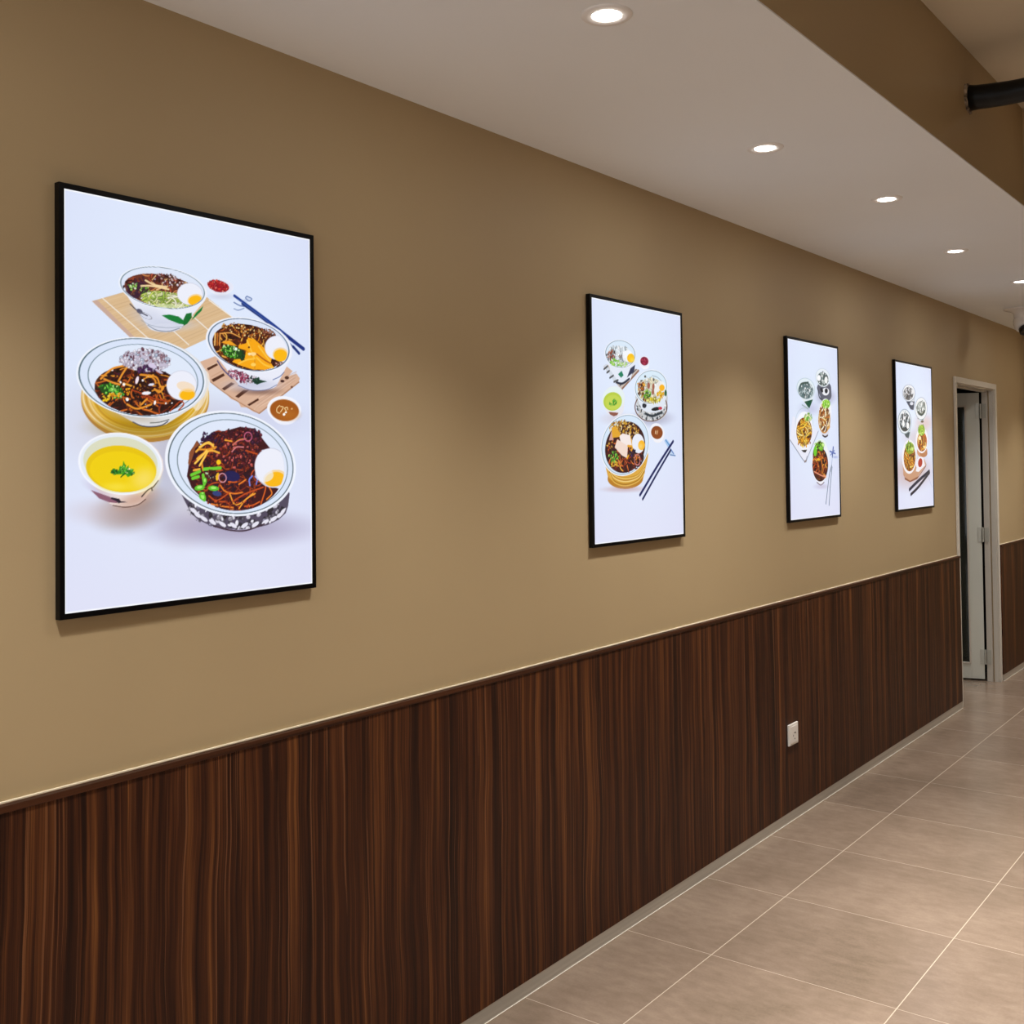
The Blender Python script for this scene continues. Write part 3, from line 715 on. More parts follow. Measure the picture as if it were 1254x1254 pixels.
['p',[33.4,530.6,40.6,512.4,56.0,497.0,78.4,485.7,105.7,479.9,135.6,480.1,165.1,486.6,191.3,498.8,211.2,515.7,222.7,535.5,224.4,556.1,216.1,575.4,174.5,620.7,168.2,625.3,158.3,628.8,146.1,630.8,132.6,631.1,119.2,629.8,107.3,626.9,97.9,622.8,91.8,617.9,45.2,568.6,35.0,549.9],'ecdcd8'],
['g',[159.1,616.4,44.2,-12.8,5.5,13.7],'c8a08c',0.8],
['g',[74.9,596.5,29.5,16.4,-5.1,8.0],'c0b0cc',0.5],
['l',[105.9,627.2,134.0,631.8,162.7,627.7,180.9,617.1],1.7,'50342c'],
['p',[56.3,594.5,74.9,601.2,98.9,609.7,116.4,618.9,114.6,622.8,97.2,620.7,74.9,612.1],'8c5c70'],
['p',[102.4,610.6,119.9,614.3,123.4,619.2,138.4,621.3,123.4,622.4,117.2,623.2,112.9,618.8,100.7,613.7],'241828'],
['l',[171.8,611.2,186.5,597.8,199.4,591.7,210.6,578.9],2.7,'30242c'],
['l',[196.6,598.9,194.8,593.2],2.8,'282028'],
['e',[125.7,542.9,95.5,12.8,-9.8,62.5],'f4f6fe',1],
['e',[125.7,542.9,91.2,12.2,-9.4,59.7],'e4ebf4',1],
['e',[125.2,539.1,84.4,8.5,-5.9,50.5],'d8d8b4',0.8],
['e',[126.6,553.4,80.1,8.4,-5.6,47.3],'e8c400',1],
['e',[128.7,558.2,74.0,7.9,-4.7,40.3],'f2d200',0.8],
['g',[177.3,575.0,28.6,-14.0,13.7,21.2],'f8e070',0.8],
['g',[112.9,589.6,31.5,0.7,-0.0,9.5],'f8e24c',0.7],
['p',[99.8,557.9,109.4,553.2,118.2,556.5,121.7,547.0,127.0,550.3,129.6,536.8,134.1,545.6,134.1,553.5,141.2,545.6,141.2,553.6,153.7,554.5,151.0,560.1,156.4,563.4,139.4,570.3,134.1,564.7,123.4,570.1,127.0,564.6,109.4,564.3,107.6,559.5],'3c9a1c'],
['b',[109.4,558.8,8.7,0.1,-0.0,5.1],41,30,['0c5c18','147a20','5ccc38','0a4a14'],2.2],
['b',[128.7,553.5,8.9,0.1,-0.0,9.5],42,24,['0c5c18','5cc030','8ce058'],2.0],
['b',[144.8,560.0,9.8,0.1,-0.0,6.7],43,30,['1c7a20','6cd048','0a4a14','f4f8a0'],2.2],
['l',[123.4,570.1,134.1,561.5],2.0,'0c5410'],
['p',[267.7,607.7,274.5,595.5,294.2,584.7,325.4,576.4,365.7,571.2,411.5,569.9,458.7,572.7,502.5,579.5,538.1,589.8,561.3,602.5,569.2,616.3,564.4,644.9,556.9,661.9,535.4,676.5,502.7,687.2,462.4,692.8,418.9,693.1,376.6,688.3,339.4,678.9,310.5,665.9,292.3,650.7,274.4,620.2],'50485c'],
['c',[419.2,639.5,139.2,5.2,-0.3,53.7]],
['b',[420.7,651.3,138.6,5.7,-0.2,43.2],51,190,['e8e6f2','34303c','8c8894','ccc8d8','242028','54505c','706c80'],7.0],
['e',[552.2,656.0,10.3,-5.2,3.2,3.7],'e6e4f2',1],
['e',[539.9,665.8,10.3,-5.2,3.2,3.7],'e6e4f2',1],
['e',[520.7,673.9,10.1,-5.1,3.1,3.7],'e6e4f2',1],
['e',[495.8,680.0,10.0,-5.0,3.1,3.7],'e6e4f2',1],
['e',[467.1,683.6,9.8,-5.0,3.0,3.6],'e6e4f2',1],
['e',[436.2,684.5,9.6,-4.9,3.0,3.6],'e6e4f2',1],
['e',[405.0,683.0,9.4,5.9,-2.9,3.3],'e6e4f2',1],
['e',[375.3,678.9,9.2,5.8,-2.9,3.2],'e6e4f2',1],
['e',[348.7,672.8,9.0,5.7,-2.8,3.2],'e6e4f2',1],
['e',[326.5,664.9,8.9,5.7,-2.8,3.2],'e6e4f2',1],
['e',[309.8,655.7,8.8,5.6,-2.8,3.2],'e6e4f2',1],
['e',[299.3,645.7,8.8,5.6,-2.7,3.2],'e6e4f2',1],
['c',0],
['l',[351.3,681.8,395.0,693.1,439.9,696.4,492.9,684.3],3.4,'3c2838'],
['e',[408.5,544.2,178.1,32.3,-30.4,114.5],'f0f4fe',1],
['e',[408.5,544.2,170.5,30.9,-29.1,109.7],'43565f',1],
['e',[408.5,544.2,167.7,30.4,-28.6,107.9],'d9e5f8',1],
['e',[411.0,545.8,151.1,27.4,-25.8,97.2],'5c7078',1],
['e',[411.0,545.8,149.0,27.0,-25.5,95.8],'dfe8fa',1],
['c',[410.0,548.9,141.0,25.8,-26.2,98.4]],
['p',[309.5,493.5,318.5,503.6,355.3,472.5,383.4,471.2,425.0,460.8,467.6,464.0,487.5,485.2,511.1,509.2,480.6,514.7,467.1,538.8,473.6,570.9,496.9,592.7,537.9,604.5,520.5,620.3,473.1,648.2,420.7,655.3,370.1,644.1,324.1,622.0,294.2,595.8,282.5,570.5,287.0,547.9,288.6,520.2],'3c0c14'],
['e',[383.0,564.3,85.0,1.2,-0.4,77.8],'3c0c14',1],
['n',[395.7,556.6,101.6,1.1,-0.5,91.2],52,260,['6c1c14','4c1018','8c3018','2c0818','a84018','240c2c','58141c'],34.5,3.2],
['b',[415.1,512.2,66.4,9.4,-9.4,42.7],53,330,['5c141c','3c0c1c','7c2420','2c0c24','8c3c28','4c1014','b8504c','240820'],4.1],
['b',[460.9,480.1,25.7,11.7,-10.0,14.0],54,50,['34102c','5c1c2c','280c28'],5.3],
['b',[339.9,486.8,21.4,-0.2,-0.1,12.8],55,30,['2c1038','34102c'],4.5],
['p',[308.0,493.5,315.5,502.4,304.1,510.1,300.4,522.7,289.9,547.9,285.5,542.8,290.0,517.7,300.5,505.0],'8c4c2c'],
['l',[306.4,517.6,330.7,499.7,352.1,502.1],4.7,'f4b03c'],
['l',[315.5,507.5,339.8,497.1,355.2,509.9],4.7,'fcc850'],
['l',[315.5,512.6,339.8,512.5,358.3,507.3],4.7,'e09024'],
['l',[309.4,532.9,324.5,522.7,345.9,515.0,367.5,520.1],4.7,'f4b03c'],
['l',[303.4,543.0,318.4,530.4,333.7,515.1],4.7,'fcc850'],
['l',[324.4,558.4,321.4,540.5,330.6,527.8],4.7,'e09024'],
['l',[300.3,558.1,315.3,555.8],4.7,'f4b03c'],
['l',[315.3,548.1,336.7,517.6],4.7,'fcc850'],
['l',[370.3,592.5,382.8,605.8,408.1,611.7,430.6,609.7],3.4,'e87c24'],
['l',[339.3,614.8,360.8,625.8,395.4,608.7],3.4,'c04c18'],
['l',[395.4,611.3,408.0,635.2,427.3,633.2,460.0,613.2],3.4,'f4a030'],
['l',[493.6,587.3,496.8,603.5,483.2,637.9],3.6,'d8601c'],
['l',[345.4,632.9,376.3,639.2,404.7,642.9],3.4,'e87c24'],
['l',[408.0,627.3,440.4,612.6,490.1,599.3],3.5,'c04c18'],
['l',[420.7,646.1,440.3,625.8,466.7,613.3],3.5,'f4a030'],
['l',[436.9,641.5,459.9,639.7,479.8,632.4],3.5,'d8601c'],
['l',[507.0,598.3,515.4,614.7,500.1,627.7],3.6,'e87c24'],
['l',[354.6,628.1,385.8,629.2],3.4,'c04c18'],
['l',[383.3,491.5,402.3,494.0],3.4,'f4a030'],
['l',[392.3,585.2,414.6,585.7],3.4,'d8601c'],
['l',[421.0,591.1,440.6,580.9],3.5,'e87c24'],
['l',[441.0,514.8,473.9,522.8],3.5,'c04c18'],
['l',[405.5,501.8,421.6,491.2,441.1,488.3],3.5,'f4a030'],
['b',[395.2,637.3,82.4,3.0,-0.1,15.6],56,60,['e0481c','8c2810','f08030','5c140c'],2.6],
['l',[327.4,555.9,370.5,553.8],7.2,'6ccc30'],
['l',[294.3,568.1,315.3,560.8],7.1,'6ccc30'],
['l',[297.3,575.7,312.2,572.2],7.1,'6ccc30'],
['l',[324.3,568.6,327.3,589.0],7.2,'6ccc30'],
['e',[315.1,596.4,13.3,-1.7,1.2,6.0],'5cc02c',1],
['e',[315.2,595.3,6.7,-0.8,0.6,3.0],'a8f070',1],
['e',[351.7,598.5,14.7,1.4,-0.6,5.6],'5cc02c',1],
['e',[351.7,597.5,7.4,0.7,-0.3,2.8],'a8f070',1],
['e',[322.6,616.9,8.0,-2.2,4.6,10.9],'5cc02c',1],
['e',[322.6,615.9,4.0,-1.1,2.3,5.4],'a8f070',1],
['e',[328.8,581.4,5.5,0.1,-0.0,7.6],'5cc02c',1],
['e',[328.8,580.4,2.7,0.1,-0.0,3.8],'a8f070',1],
['e',[322.6,609.2,6.0,0.2,-0.0,3.6],'5cc02c',1],
['e',[322.6,608.2,3.0,0.1,-0.0,1.8],'a8f070',1],
['b',[345.7,568.9,18.4,0.3,-0.0,10.3],57,30,['2c0c14','c8e8b0','4c1c18'],3.4],
['e',[365.9,540.8,6.2,0.0,-0.0,5.7],'fcc414',1],
['e',[362.6,573.0,4.6,0.7,-1.9,8.9],'f4b820',1],
['e',[401.9,572.4,21.9,3.5,-2.5,11.5],'1c1850',1],
['l',[451.9,594.4,450.4,581.1,458.6,573.3],4.1,'7080d8'],
['l',[470.1,592.1,473.5,578.9,466.9,574.7],3.6,'6c78d0'],
['e',[360.9,610.3,12.2,2.1,-1.2,5.5],'304078',1],
['r',[376.0,575.8,9.9,-1.3,2.0,9.7],2.6,'dc98a4'],
['r',[447.7,483.0,10.5,-0.1,-0.1,10.1],2.7,'c4607c'],
['l',[405.5,501.8,421.6,492.5,441.1,488.3],2.6,'c05c6c'],
['l',[402.2,517.5,415.1,507.0,434.5,506.9],3.2,'d07c80'],
['e',[519.3,558.0,50.7,-6.5,9.2,42.8],'d8dcf0',1],
['e',[514.9,553.1,50.0,-5.1,7.6,44.7],'b9b4c4',0.5],
['e',[514.9,553.1,48.1,-4.9,7.3,42.9],'eceefa',1],
['e',[525.0,579.2,34.1,-6.1,5.8,19.0],'f9c25a',0.55],
['e',[524.9,581.6,29.3,-5.2,5.0,16.4],'fbb80a',1],
['e',[493.7,571.2,27.0,0.4,-0.1,16.1],'eceefa',0.7],
['c',0],
['p',[504.3,413.7,508.5,404.1,517.2,395.8,529.6,389.6,544.6,386.1,560.7,385.6,576.4,388.3,590.1,393.9,600.4,401.9,606.2,411.5,606.9,421.7,602.4,431.5,593.2,439.9,585.7,445.8,577.7,450.0,567.7,452.8,556.7,453.9,545.8,453.3,536.0,450.9,528.3,447.1,520.2,440.9,510.4,432.9,504.9,423.6],'ebedf9'],
['e',[554.2,417.2,50.7,4.0,-5.8,31.1],'f2f4fe',1],
['e',[555.6,419.1,44.3,3.5,-4.8,26.0],'c08c5c',1],
['e',[555.6,419.1,42.4,3.4,-4.5,24.3],'a05410',1],
['g',[567.8,429.0,30.2,-0.8,-0.1,12.9],'b86c1c',0.7],
['l',[540.7,408.5,532.6,415.1,532.5,423.6,540.6,426.6],2.2,'f8d89c'],
['l',[543.3,423.3,551.6,412.4,543.4,410.5],2.2,'f8d89c'],
['l',[551.4,429.5,559.7,420.7,555.6,414.4,563.9,412.0,565.2,417.3],2.2,'f8d89c'],
['e',[553.6,429.0,3.8,-0.1,-0.0,3.0],'fff',1],
['e',[559.7,423.9,2.7,-0.1,-0.0,2.1],'fff',1],
['e',[577.6,414.8,3.0,-0.1,-0.0,1.9],'e8b070',1]
],
[
['g',[152.2,407.4,95.0,-3.0,-0.8,20.3],'c8b8c0',0.4],
['p',[73.2,229.7,88.8,222.6,314.4,225.8,279.9,248.9,196.0,303.5,172.3,294.5],'c8bcb4'],
['l',[196.1,301.4,314.2,230.0],6.9,'8c6450'],
['l',[180.4,292.0,297.5,226.9],3.4,'3c3c48'],
['p',[85.1,179.0,93.1,163.7,110.4,149.8,135.5,138.7,166.2,131.4,199.6,128.7,232.4,131.0,261.3,138.1,283.4,149.4,296.3,163.8,298.5,179.8,258.7,260.7,255.5,265.5,246.6,270.2,232.8,274.3,215.7,277.4,196.9,279.2,178.3,279.5,161.7,278.4,148.7,275.9,140.4,272.3,87.1,194.3],'e3e9f6'],
['p',[256.0,225.5,289.8,210.6,280.4,236.4,230.0,260.3],'2c3450'],
['p',[169.9,251.7,194.5,237.8,207.6,253.4,189.5,262.8],'107c5c'],
['l',[149.1,279.5,196.8,282.9,246.3,263.5],7.9,'1c2438'],
['p',[77.1,227.4,92.7,222.3,165.2,272.4,148.8,285.6],'d0d8e4'],
['l',[76.7,239.5,100.2,227.9],6.7,'4a4c50'],
['l',[95.5,250.3,111.3,243.3],6.7,'4a4c50'],
['l',[114.3,267.3,138.1,257.8],6.7,'4a4c50'],
['l',[141.2,279.9,169.2,272.2],6.8,'4a4c50'],
['e',[189.5,179.4,98.3,16.0,-42.5,48.0],'f2f6fe',1],
['e',[189.5,179.4,93.9,15.3,-40.6,45.8],'6c8494',1],
['e',[189.5,179.4,90.5,14.7,-39.1,44.2],'d8e8f8',1],
['e',[188.3,188.1,84.4,11.2,-27.8,35.6],'e4ecf4',1],
['b',[188.5,184.8,81.4,10.7,-25.3,32.4],1,90,['f4f8fc','c0ccd4','dce4ea','8c98a0','fafcff'],6.9],
['b',[125.0,187.6,29.8,-2.3,-0.7,18.3],2,40,['8c4430','3c2420','c47860','5c5c64'],5.6],
['b',[151.6,212.1,34.3,2.3,-6.2,11.5],3,36,['6cc02c','a0e060','e0f4c8'],5.7],
['b',[207.5,214.3,24.3,-1.7,-0.3,9.1],4,24,['8cd040','c8f088','e8f4d8'],5.8],
['l',[153.6,158.9,152.2,195.7],2.8,'8c9aa4'],
['l',[181.7,152.5,192.3,188.6],2.9,'8c9aa4'],
['l',[201.7,155.0,200.6,183.9],2.9,'8c9aa4'],
['b',[192.3,189.5,16.1,-1.2,-0.2,4.9],5,10,['6c5048','a09890'],4.6],
['e',[237.1,183.2,36.9,-2.8,-0.8,20.8],'f6f9ff',0.8],
['e',[259.1,188.6,25.7,-1.9,-0.6,15.9],'fcc40c',1],
['g',[269.6,195.3,16.6,-1.2,-0.3,8.4],'f8e060',0.7],
['p',[316.1,198.4,319.0,191.7,325.5,185.4,335.1,180.1,346.8,176.4,359.5,174.5,372.0,174.7,382.9,176.9,391.3,181.1,396.3,186.7,397.4,193.2,394.4,199.9,388.0,213.5,383.9,216.7,377.6,219.5,369.9,221.6,361.3,222.6,352.8,222.7,345.2,221.7,339.3,219.7,321.9,210.3,317.1,204.8],'f2f4fb'],
['e',[358.1,194.8,35.3,3.9,-14.9,20.2],'e8ecf8',1],
['e',[356.5,193.2,27.7,-6.9,10.6,14.4],'94183c',1],
['b',[356.5,193.2,24.4,-6.1,9.4,12.9],6,24,['6c0c2c','c03c5c','a82044'],4.2],
['g',[410.4,399.3,131.6,-4.1,-1.1,25.7],'9088a0',0.6],
['p',[286.8,328.0,293.0,313.5,310.0,299.8,336.3,288.1,369.6,279.7,406.8,275.3,444.3,275.6,478.5,280.5,505.7,289.6,523.0,302.2,528.6,316.8,520.8,369.6,514.8,381.7,498.6,392.9,473.8,402.2,443.2,408.5,409.9,411.3,377.1,410.4,348.1,406.0,325.4,398.5,311.2,388.7,291.9,342.0],'c8ccd0'],
['b',[407.6,360.9,112.2,-4.4,-2.0,47.1],7,190,['3c4448','e8e8e8','788088','b0a8a0','202830','f4f4f4','d0c8c0'],6.1],
['r',[403.4,356.8,119.0,-4.7,-2.2,53.5],4.9,'6c4c40'],
['p',[284.2,296.1,289.5,276.3,305.8,257.3,331.9,240.9,365.3,228.5,403.0,221.6,441.5,220.8,476.9,226.4,505.4,238.0,524.2,254.4,531.0,274.0,525.2,294.7,501.5,352.9,496.7,360.1,483.6,366.9,463.5,372.6,438.5,376.7,411.2,378.7,384.3,378.6,360.4,376.3,341.6,372.2,329.7,366.5,290.5,314.8],'dfe7f2'],
['e',[351.6,354.6,15.4,-0.6,-0.4,9.3],'1c2430',1],
['e',[438.3,364.0,35.1,-4.3,2.2,6.7],'14181c',1],
['e',[469.6,360.7,14.4,-0.6,-0.3,6.1],'c03044',1],
['l',[359.0,384.0,410.7,390.7,482.4,375.4],9.7,'2c3840'],
['e',[404.6,285.3,117.8,9.2,-36.6,64.0],'f2f6fe',1],
['e',[404.6,285.3,113.1,8.8,-35.1,61.4],'788c98',1],
['e',[404.6,285.3,109.6,8.6,-34.0,59.5],'d8eaf8',1],
['e',[405.8,298.9,99.3,8.0,-26.4,46.0],'dcd8c0',1],
['b',[405.9,296.8,92.6,7.4,-24.4,42.6],8,120,['fcfcfc','e0dcc8','f4e8c0','c8c0a8','a8b4b0'],7.3],
['b',[328.9,283.9,27.2,-1.5,-0.8,20.3],9,46,['b8601c','6c2c10','f0a83c','3c1c10'],6.6],
['b',[353.0,320.7,41.6,12.6,-17.7,13.0],10,50,['6c3418','c8a030','e8d060','3c2818'],6.0],
['b',[374.8,313.3,24.2,-1.2,-0.6,14.5],11,40,['4c9c1c','2c5c18','90d040'],5.5],
['b',[417.6,332.7,52.5,-0.1,-2.3,10.4],12,50,['f0dc28','d0b418','f8f080','8c8018'],6.1],
['e',[384.8,280.8,10.4,-0.6,-0.5,12.0],'a0604c',1],
['e',[419.6,283.2,8.8,-0.5,-0.5,12.9],'a0604c',1],
['e',[416.2,302.7,8.8,-0.4,-0.4,10.3],'a0604c',1],
['l',[412.5,242.8,452.1,246.9,487.3,262.2],2.5,'90a0a8'],
['e',[360.2,249.0,6.9,-0.4,-0.2,4.3],'4c4c44',1],
['e',[423.3,257.2,5.3,-0.3,-0.3,6.0],'505458',1],
['e',[468.2,289.3,39.6,1.3,-12.2,30.5],'f2f2f4',0.8],
['e',[484.5,284.1,20.8,-1.1,-0.5,12.2],'f8b41c',1],
['b',[476.3,309.7,30.6,-1.5,-0.4,10.4],13,24,['f8bc14','fcd450','e8980c'],6.9],
['e',[512.8,302.2,9.1,-0.4,-0.5,12.3],'1c5c38',1],
['p',[62.8,349.7,64.4,335.7,73.0,321.9,87.9,309.8,107.7,300.4,130.6,294.7,154.4,293.3,176.8,296.4,195.4,303.7,208.4,314.6,214.4,328.0,212.7,342.4,206.2,372.9,202.9,380.6,193.9,387.8,180.2,393.7,163.2,397.7,144.6,399.6,126.1,399.0,109.7,396.1,96.9,391.2,88.8,384.8,68.4,362.7],'e6e6ee'],
['p',[102.2,384.9,168.8,386.5,160.5,395.0,136.7,399.8,113.4,394.5],'8c5444'],
['e',[137.4,339.0,71.1,6.6,-23.1,42.6],'e4f0f0',1],
['e',[131.6,348.2,57.1,8.3,-22.6,31.4],'b8cc40',1],
['e',[134.6,351.3,48.4,7.1,-18.1,25.2],'c8d858',0.7],
['b',[134.5,352.1,23.8,-5.5,6.1,8.9],14,24,['1c7c1c','3ca428','8cc840'],5.1],
['p',[65.9,535.7,73.8,513.4,95.3,493.1,128.6,476.5,170.8,465.4,218.2,460.8,266.2,463.5,310.0,473.4,345.0,489.6,367.3,510.5,374.3,534.0,365.4,557.6,336.7,615.0,330.0,626.6,311.6,636.8,283.5,644.7,248.7,649.4,210.8,650.5,173.7,648.1,140.8,642.3,115.2,633.9,99.0,623.6,93.8,612.4,72.2,557.8],'d8a03c'],
['e',[212.1,616.9,121.5,1.4,-1.4,36.1],'b87c20',1],
['p',[65.9,535.7,73.8,514.7,95.2,495.4,128.5,479.8,170.7,469.3,218.0,464.9,266.1,467.5,309.9,476.8,344.9,492.0,367.2,511.8,374.3,534.0,365.4,556.3,339.0,601.5,332.2,612.9,313.5,623.0,285.0,630.7,249.7,635.4,211.4,636.6,173.7,634.3,140.4,628.7,114.4,620.6,98.0,610.5,92.7,599.6,72.2,556.6],'dca840'],
['l',[87.9,563.6,137.0,599.9,212.3,612.8,299.2,603.3,347.2,567.9],4.4,'c89028'],
['l',[90.7,569.2,136.9,604.8,212.1,617.8,299.0,607.5,347.0,572.9],4.4,'e8c468'],
['l',[93.6,574.8,136.7,609.6,211.9,622.7,298.9,611.6,346.8,578.0],4.4,'b87c1c'],
['l',[96.5,580.4,136.5,614.5,211.7,627.6,298.7,615.8,346.6,583.1],4.5,'f0d080'],
['l',[99.4,586.0,136.3,619.3,211.5,632.5,298.5,620.0,346.4,588.1],4.5,'d09c30'],
['l',[102.3,591.6,136.1,624.2,211.3,637.4,298.4,624.2,346.1,593.2],4.5,'a87018'],
['l',[105.1,597.3,135.9,629.0,211.2,642.3,298.2,628.3,345.9,598.2],4.5,'e0b450'],
['g',[206.7,653.7,129.3,2.4,-0.4,10.2],'b88c8c',0.5],
['e',[216.8,497.9,161.5,15.4,-49.4,108.4],'f2f5fd',1],
['e',[216.8,497.9,155.8,14.8,-47.7,104.6],'8098a8',1],
['e',[216.8,497.9,152.6,14.5,-46.7,102.5],'d5e6f8',1],
['e',[214.8,506.1,133.8,10.5,-34.7,90.2],'340c0c',1],
['b',[206.7,444.6,99.9,4.8,-9.6,30.7],15,150,['d09828','8c5814','f0c468','b87818','fce4a8'],6.3],
['p',[102.4,483.3,123.2,446.6,133.6,482.8],'d0a094'],
['p',[119.6,438.6,151.2,433.8,189.6,469.6,126.0,474.8],'e0a428'],
['n',[213.7,534.9,127.3,10.7,-23.5,60.8],16,110,['8c2810','e0702c','3c0c0c','5c1810','f09c38','2c0818'],51.9,5.2],
['b',[117.2,503.2,31.2,-0.4,-0.7,20.2],17,30,['5c180c','c85818','f0b040','3c1008'],5.6],
['b',[131.5,539.4,31.4,-0.1,-0.8,20.2],18,46,['3c8c1c','6cc838','1c4c14','a0e060'],5.6],
['b',[138.3,565.6,26.7,0.0,-0.3,8.9],19,18,['f0c838','e0a01c'],5.6],
['p',[173.7,467.8,194.1,458.0,245.0,463.6,260.8,480.7,261.5,505.6,220.6,504.0,180.8,490.2],'f4e8e4'],
['p',[140.5,506.9,158.9,479.1,230.4,501.8,223.0,545.1,187.1,535.0],'f0d8cc'],
['l',[230.4,501.8,261.4,507.7,223.0,545.1],8.1,'e8a424'],
['l',[250.6,468.5,263.1,505.6],5.8,'e0a020'],
['e',[303.6,492.6,43.6,-2.5,4.7,34.9],'e8ecf8',1],
['e',[327.0,498.6,24.6,-0.3,-0.7,17.7],'f8b828',1],
['g',[320.1,502.8,16.9,-0.2,-0.4,10.5],'f8dc90',0.6],
['r',[294.6,551.1,20.1,-0.0,-0.8,18.8],4.1,'d08484'],
['b',[260.7,526.3,24.8,-0.2,-0.5,12.4],20,14,['1c0c2c','34184c'],7.0],
['p',[389.0,449.4,389.8,439.2,395.8,430.0,406.4,422.8,420.7,418.1,437.3,416.5,454.6,418.1,471.0,422.9,484.7,430.4,494.4,439.8,499.2,450.2,498.4,460.6,492.1,469.9,485.2,477.6,479.6,482.0,471.1,485.6,460.6,487.9,449.0,488.9,437.5,488.3,427.2,486.2,419.2,482.9,414.1,478.7,403.0,468.9,393.6,459.6],'f2f0f4'],
['e',[443.5,449.8,50.0,-7.5,16.6,32.1],'f0f2fa',1],
['e',[441.7,451.1,42.2,-6.4,12.1,23.4],'8c4414',1],
['l',[430.0,454.4,433.1,445.7],5.5,'f0d0a8'],
['l',[441.5,456.3,447.2,445.4],5.6,'e0b080'],
['p',[495.9,481.3,514.4,474.4,545.6,493.7,531.1,511.3],'a8c8ec'],
['l',[507.0,477.6,536.2,498.2],5.0,'4c88c8'],
['p',[534.9,528.8,549.5,511.2,585.5,537.3],'c0d4ee'],
['l',[539.3,533.1,580.9,536.4],4.4,'5c80b4'],
['l',[544.9,511.2,567.2,528.6],5.7,'5c80c0'],
['l',[565.6,482.4,438.1,576.6,310.5,677.4],10.9,'101c58'],
['l',[544.7,515.6,437.1,602.3,329.3,692.9],9.5,'101c50']
],
[
['g',[260.0,315.0,119.8,-4.0,-1.7,29.6],'b8b8d8',0.6],
['p',[105.8,221.4,111.8,206.1,127.9,192.3,152.7,181.2,183.8,173.8,218.4,171.1,253.0,173.2,284.4,180.0,309.2,191.0,324.9,205.1,329.9,220.7,323.4,236.4,269.4,300.1,264.9,303.8,258.1,306.8,249.7,308.9,240.5,309.8,231.3,309.5,223.2,308.0,216.8,305.5,125.3,250.3,110.5,236.5],'e0e8ee'],
['p',[192.8,284.4,302.8,269.0,255.1,313.4,230.9,305.0],'14503c'],
['l',[162.7,300.1,240.1,315.7],5.9,'9cb0b0'],
['e',[216.0,221.0,109.2,-16.0,32.8,48.1],'b4c8cc',1],
['e',[216.0,221.0,103.4,-15.2,31.2,45.7],'e2eef6',1],
['e',[215.5,230.3,90.0,-13.1,25.3,37.1],'5c7478',1],
['b',[215.5,230.3,86.2,-12.5,23.9,35.1],1,80,['e8f0f4','a0b4b8','3c5054','c8d8dc','809498','fcfcfc'],7.8],
['l',[133.1,228.6,158.6,201.9,247.4,190.8],9.5,'3c5450'],
['g',[469.1,250.9,116.6,-4.8,-2.1,34.4],'8c88a4',0.6],
['p',[357.0,210.6,362.1,201.1,375.8,192.0,396.8,184.3,423.2,178.6,452.5,175.6,481.9,175.6,508.4,178.5,529.4,184.3,542.7,192.2,546.9,201.5,549.8,241.8,545.6,250.3,534.4,258.3,517.3,264.9,496.2,269.5,473.1,271.7,450.3,271.3,430.0,268.3,414.2,263.1,404.2,256.1,361.0,219.7],'5c6070'],
['e',[470.7,224.2,47.7,-2.2,-1.2,19.1],'eceef4',1],
['e',[418.5,219.0,15.8,-2.8,10.8,10.9],'1c2430',1],
['e',[479.4,220.0,21.3,-1.0,-0.7,12.2],'1c2430',1],
['l',[367.1,213.9,385.3,254.4,426.0,267.9],8.7,'3c4450'],
['e',[437.9,157.4,95.0,-12.5,23.9,44.0],'c4d0d4',1],
['e',[437.9,157.4,88.8,-11.7,22.7,41.8],'e8f0f8',1],
['e',[437.5,164.3,72.3,-9.4,17.6,32.4],'4c5c5c',1],
['b',[437.5,164.3,68.1,-8.9,16.5,30.3],2,50,['f0f4f4','c0ccc8','304040','90a4a0','fcfcfc'],8.8],
['e',[385.6,162.2,22.8,-1.2,-0.9,14.4],'fafcff',1],
['e',[479.5,166.6,21.3,-1.1,-1.0,17.2],'f4f6f4',1],
['e',[464.7,323.4,79.4,-2.5,-3.9,64.8],'f2f4fc',1],
['p',[376.4,320.3,384.8,302.8,400.5,286.8,422.0,273.9,447.4,265.5,474.1,262.3,499.7,264.7,521.4,272.6,537.1,285.2,545.2,301.3,544.8,319.2,536.0,337.1,504.7,400.2,494.9,412.1,480.2,421.6,462.1,427.9,442.4,430.3,423.1,428.5,406.0,422.9,392.8,414.0,384.6,402.6,382.4,389.9,376.0,337.8],'f0f2fa'],
['e',[454.6,427.1,52.6,-0.9,-1.1,18.9],'dcdce8',1],
['l',[419.7,440.0,453.4,446.9,488.3,439.0],8.2,'3c3438'],
['e',[446.5,361.9,80.0,-2.1,-4.1,68.4],'c88c4c',1],
['e',[448.4,396.4,73.0,-1.5,-1.3,21.4],'d8a050',1],
['n',[447.2,350.5,75.8,-2.1,-4.4,72.2],3,70,['f4c080','8c4418','e8a850','fcdca8','b8641c','5c2c14','f8f0d8'],107.5,8.2],
['e',[475.5,285.0,53.1,-1.9,-1.3,22.2],'8cd030',1],
['b',[475.5,285.0,53.1,-1.9,-1.3,21.4],4,26,['a8f048','60b020','d0f890'],8.9],
['l',[466.1,300.5,458.0,346.4],8.9,'f4f4e4'],
['l',[492.4,303.4,483.8,357.1],6.4,'5c4430'],
['p',[8.6,465.4,49.9,356.3,364.8,420.5,203.8,570.1,172.4,566.0],'e8eaf8'],
['l',[11.5,466.5,92.0,515.1,182.9,566.0,216.1,542.3],5.6,'8c94a4'],
['l',[364.8,420.5,295.1,482.0,226.8,542.3,198.5,570.1],6.1,'9ca4b4'],
['l',[182.8,568.0,204.3,562.1],9.0,'8c7c7c'],
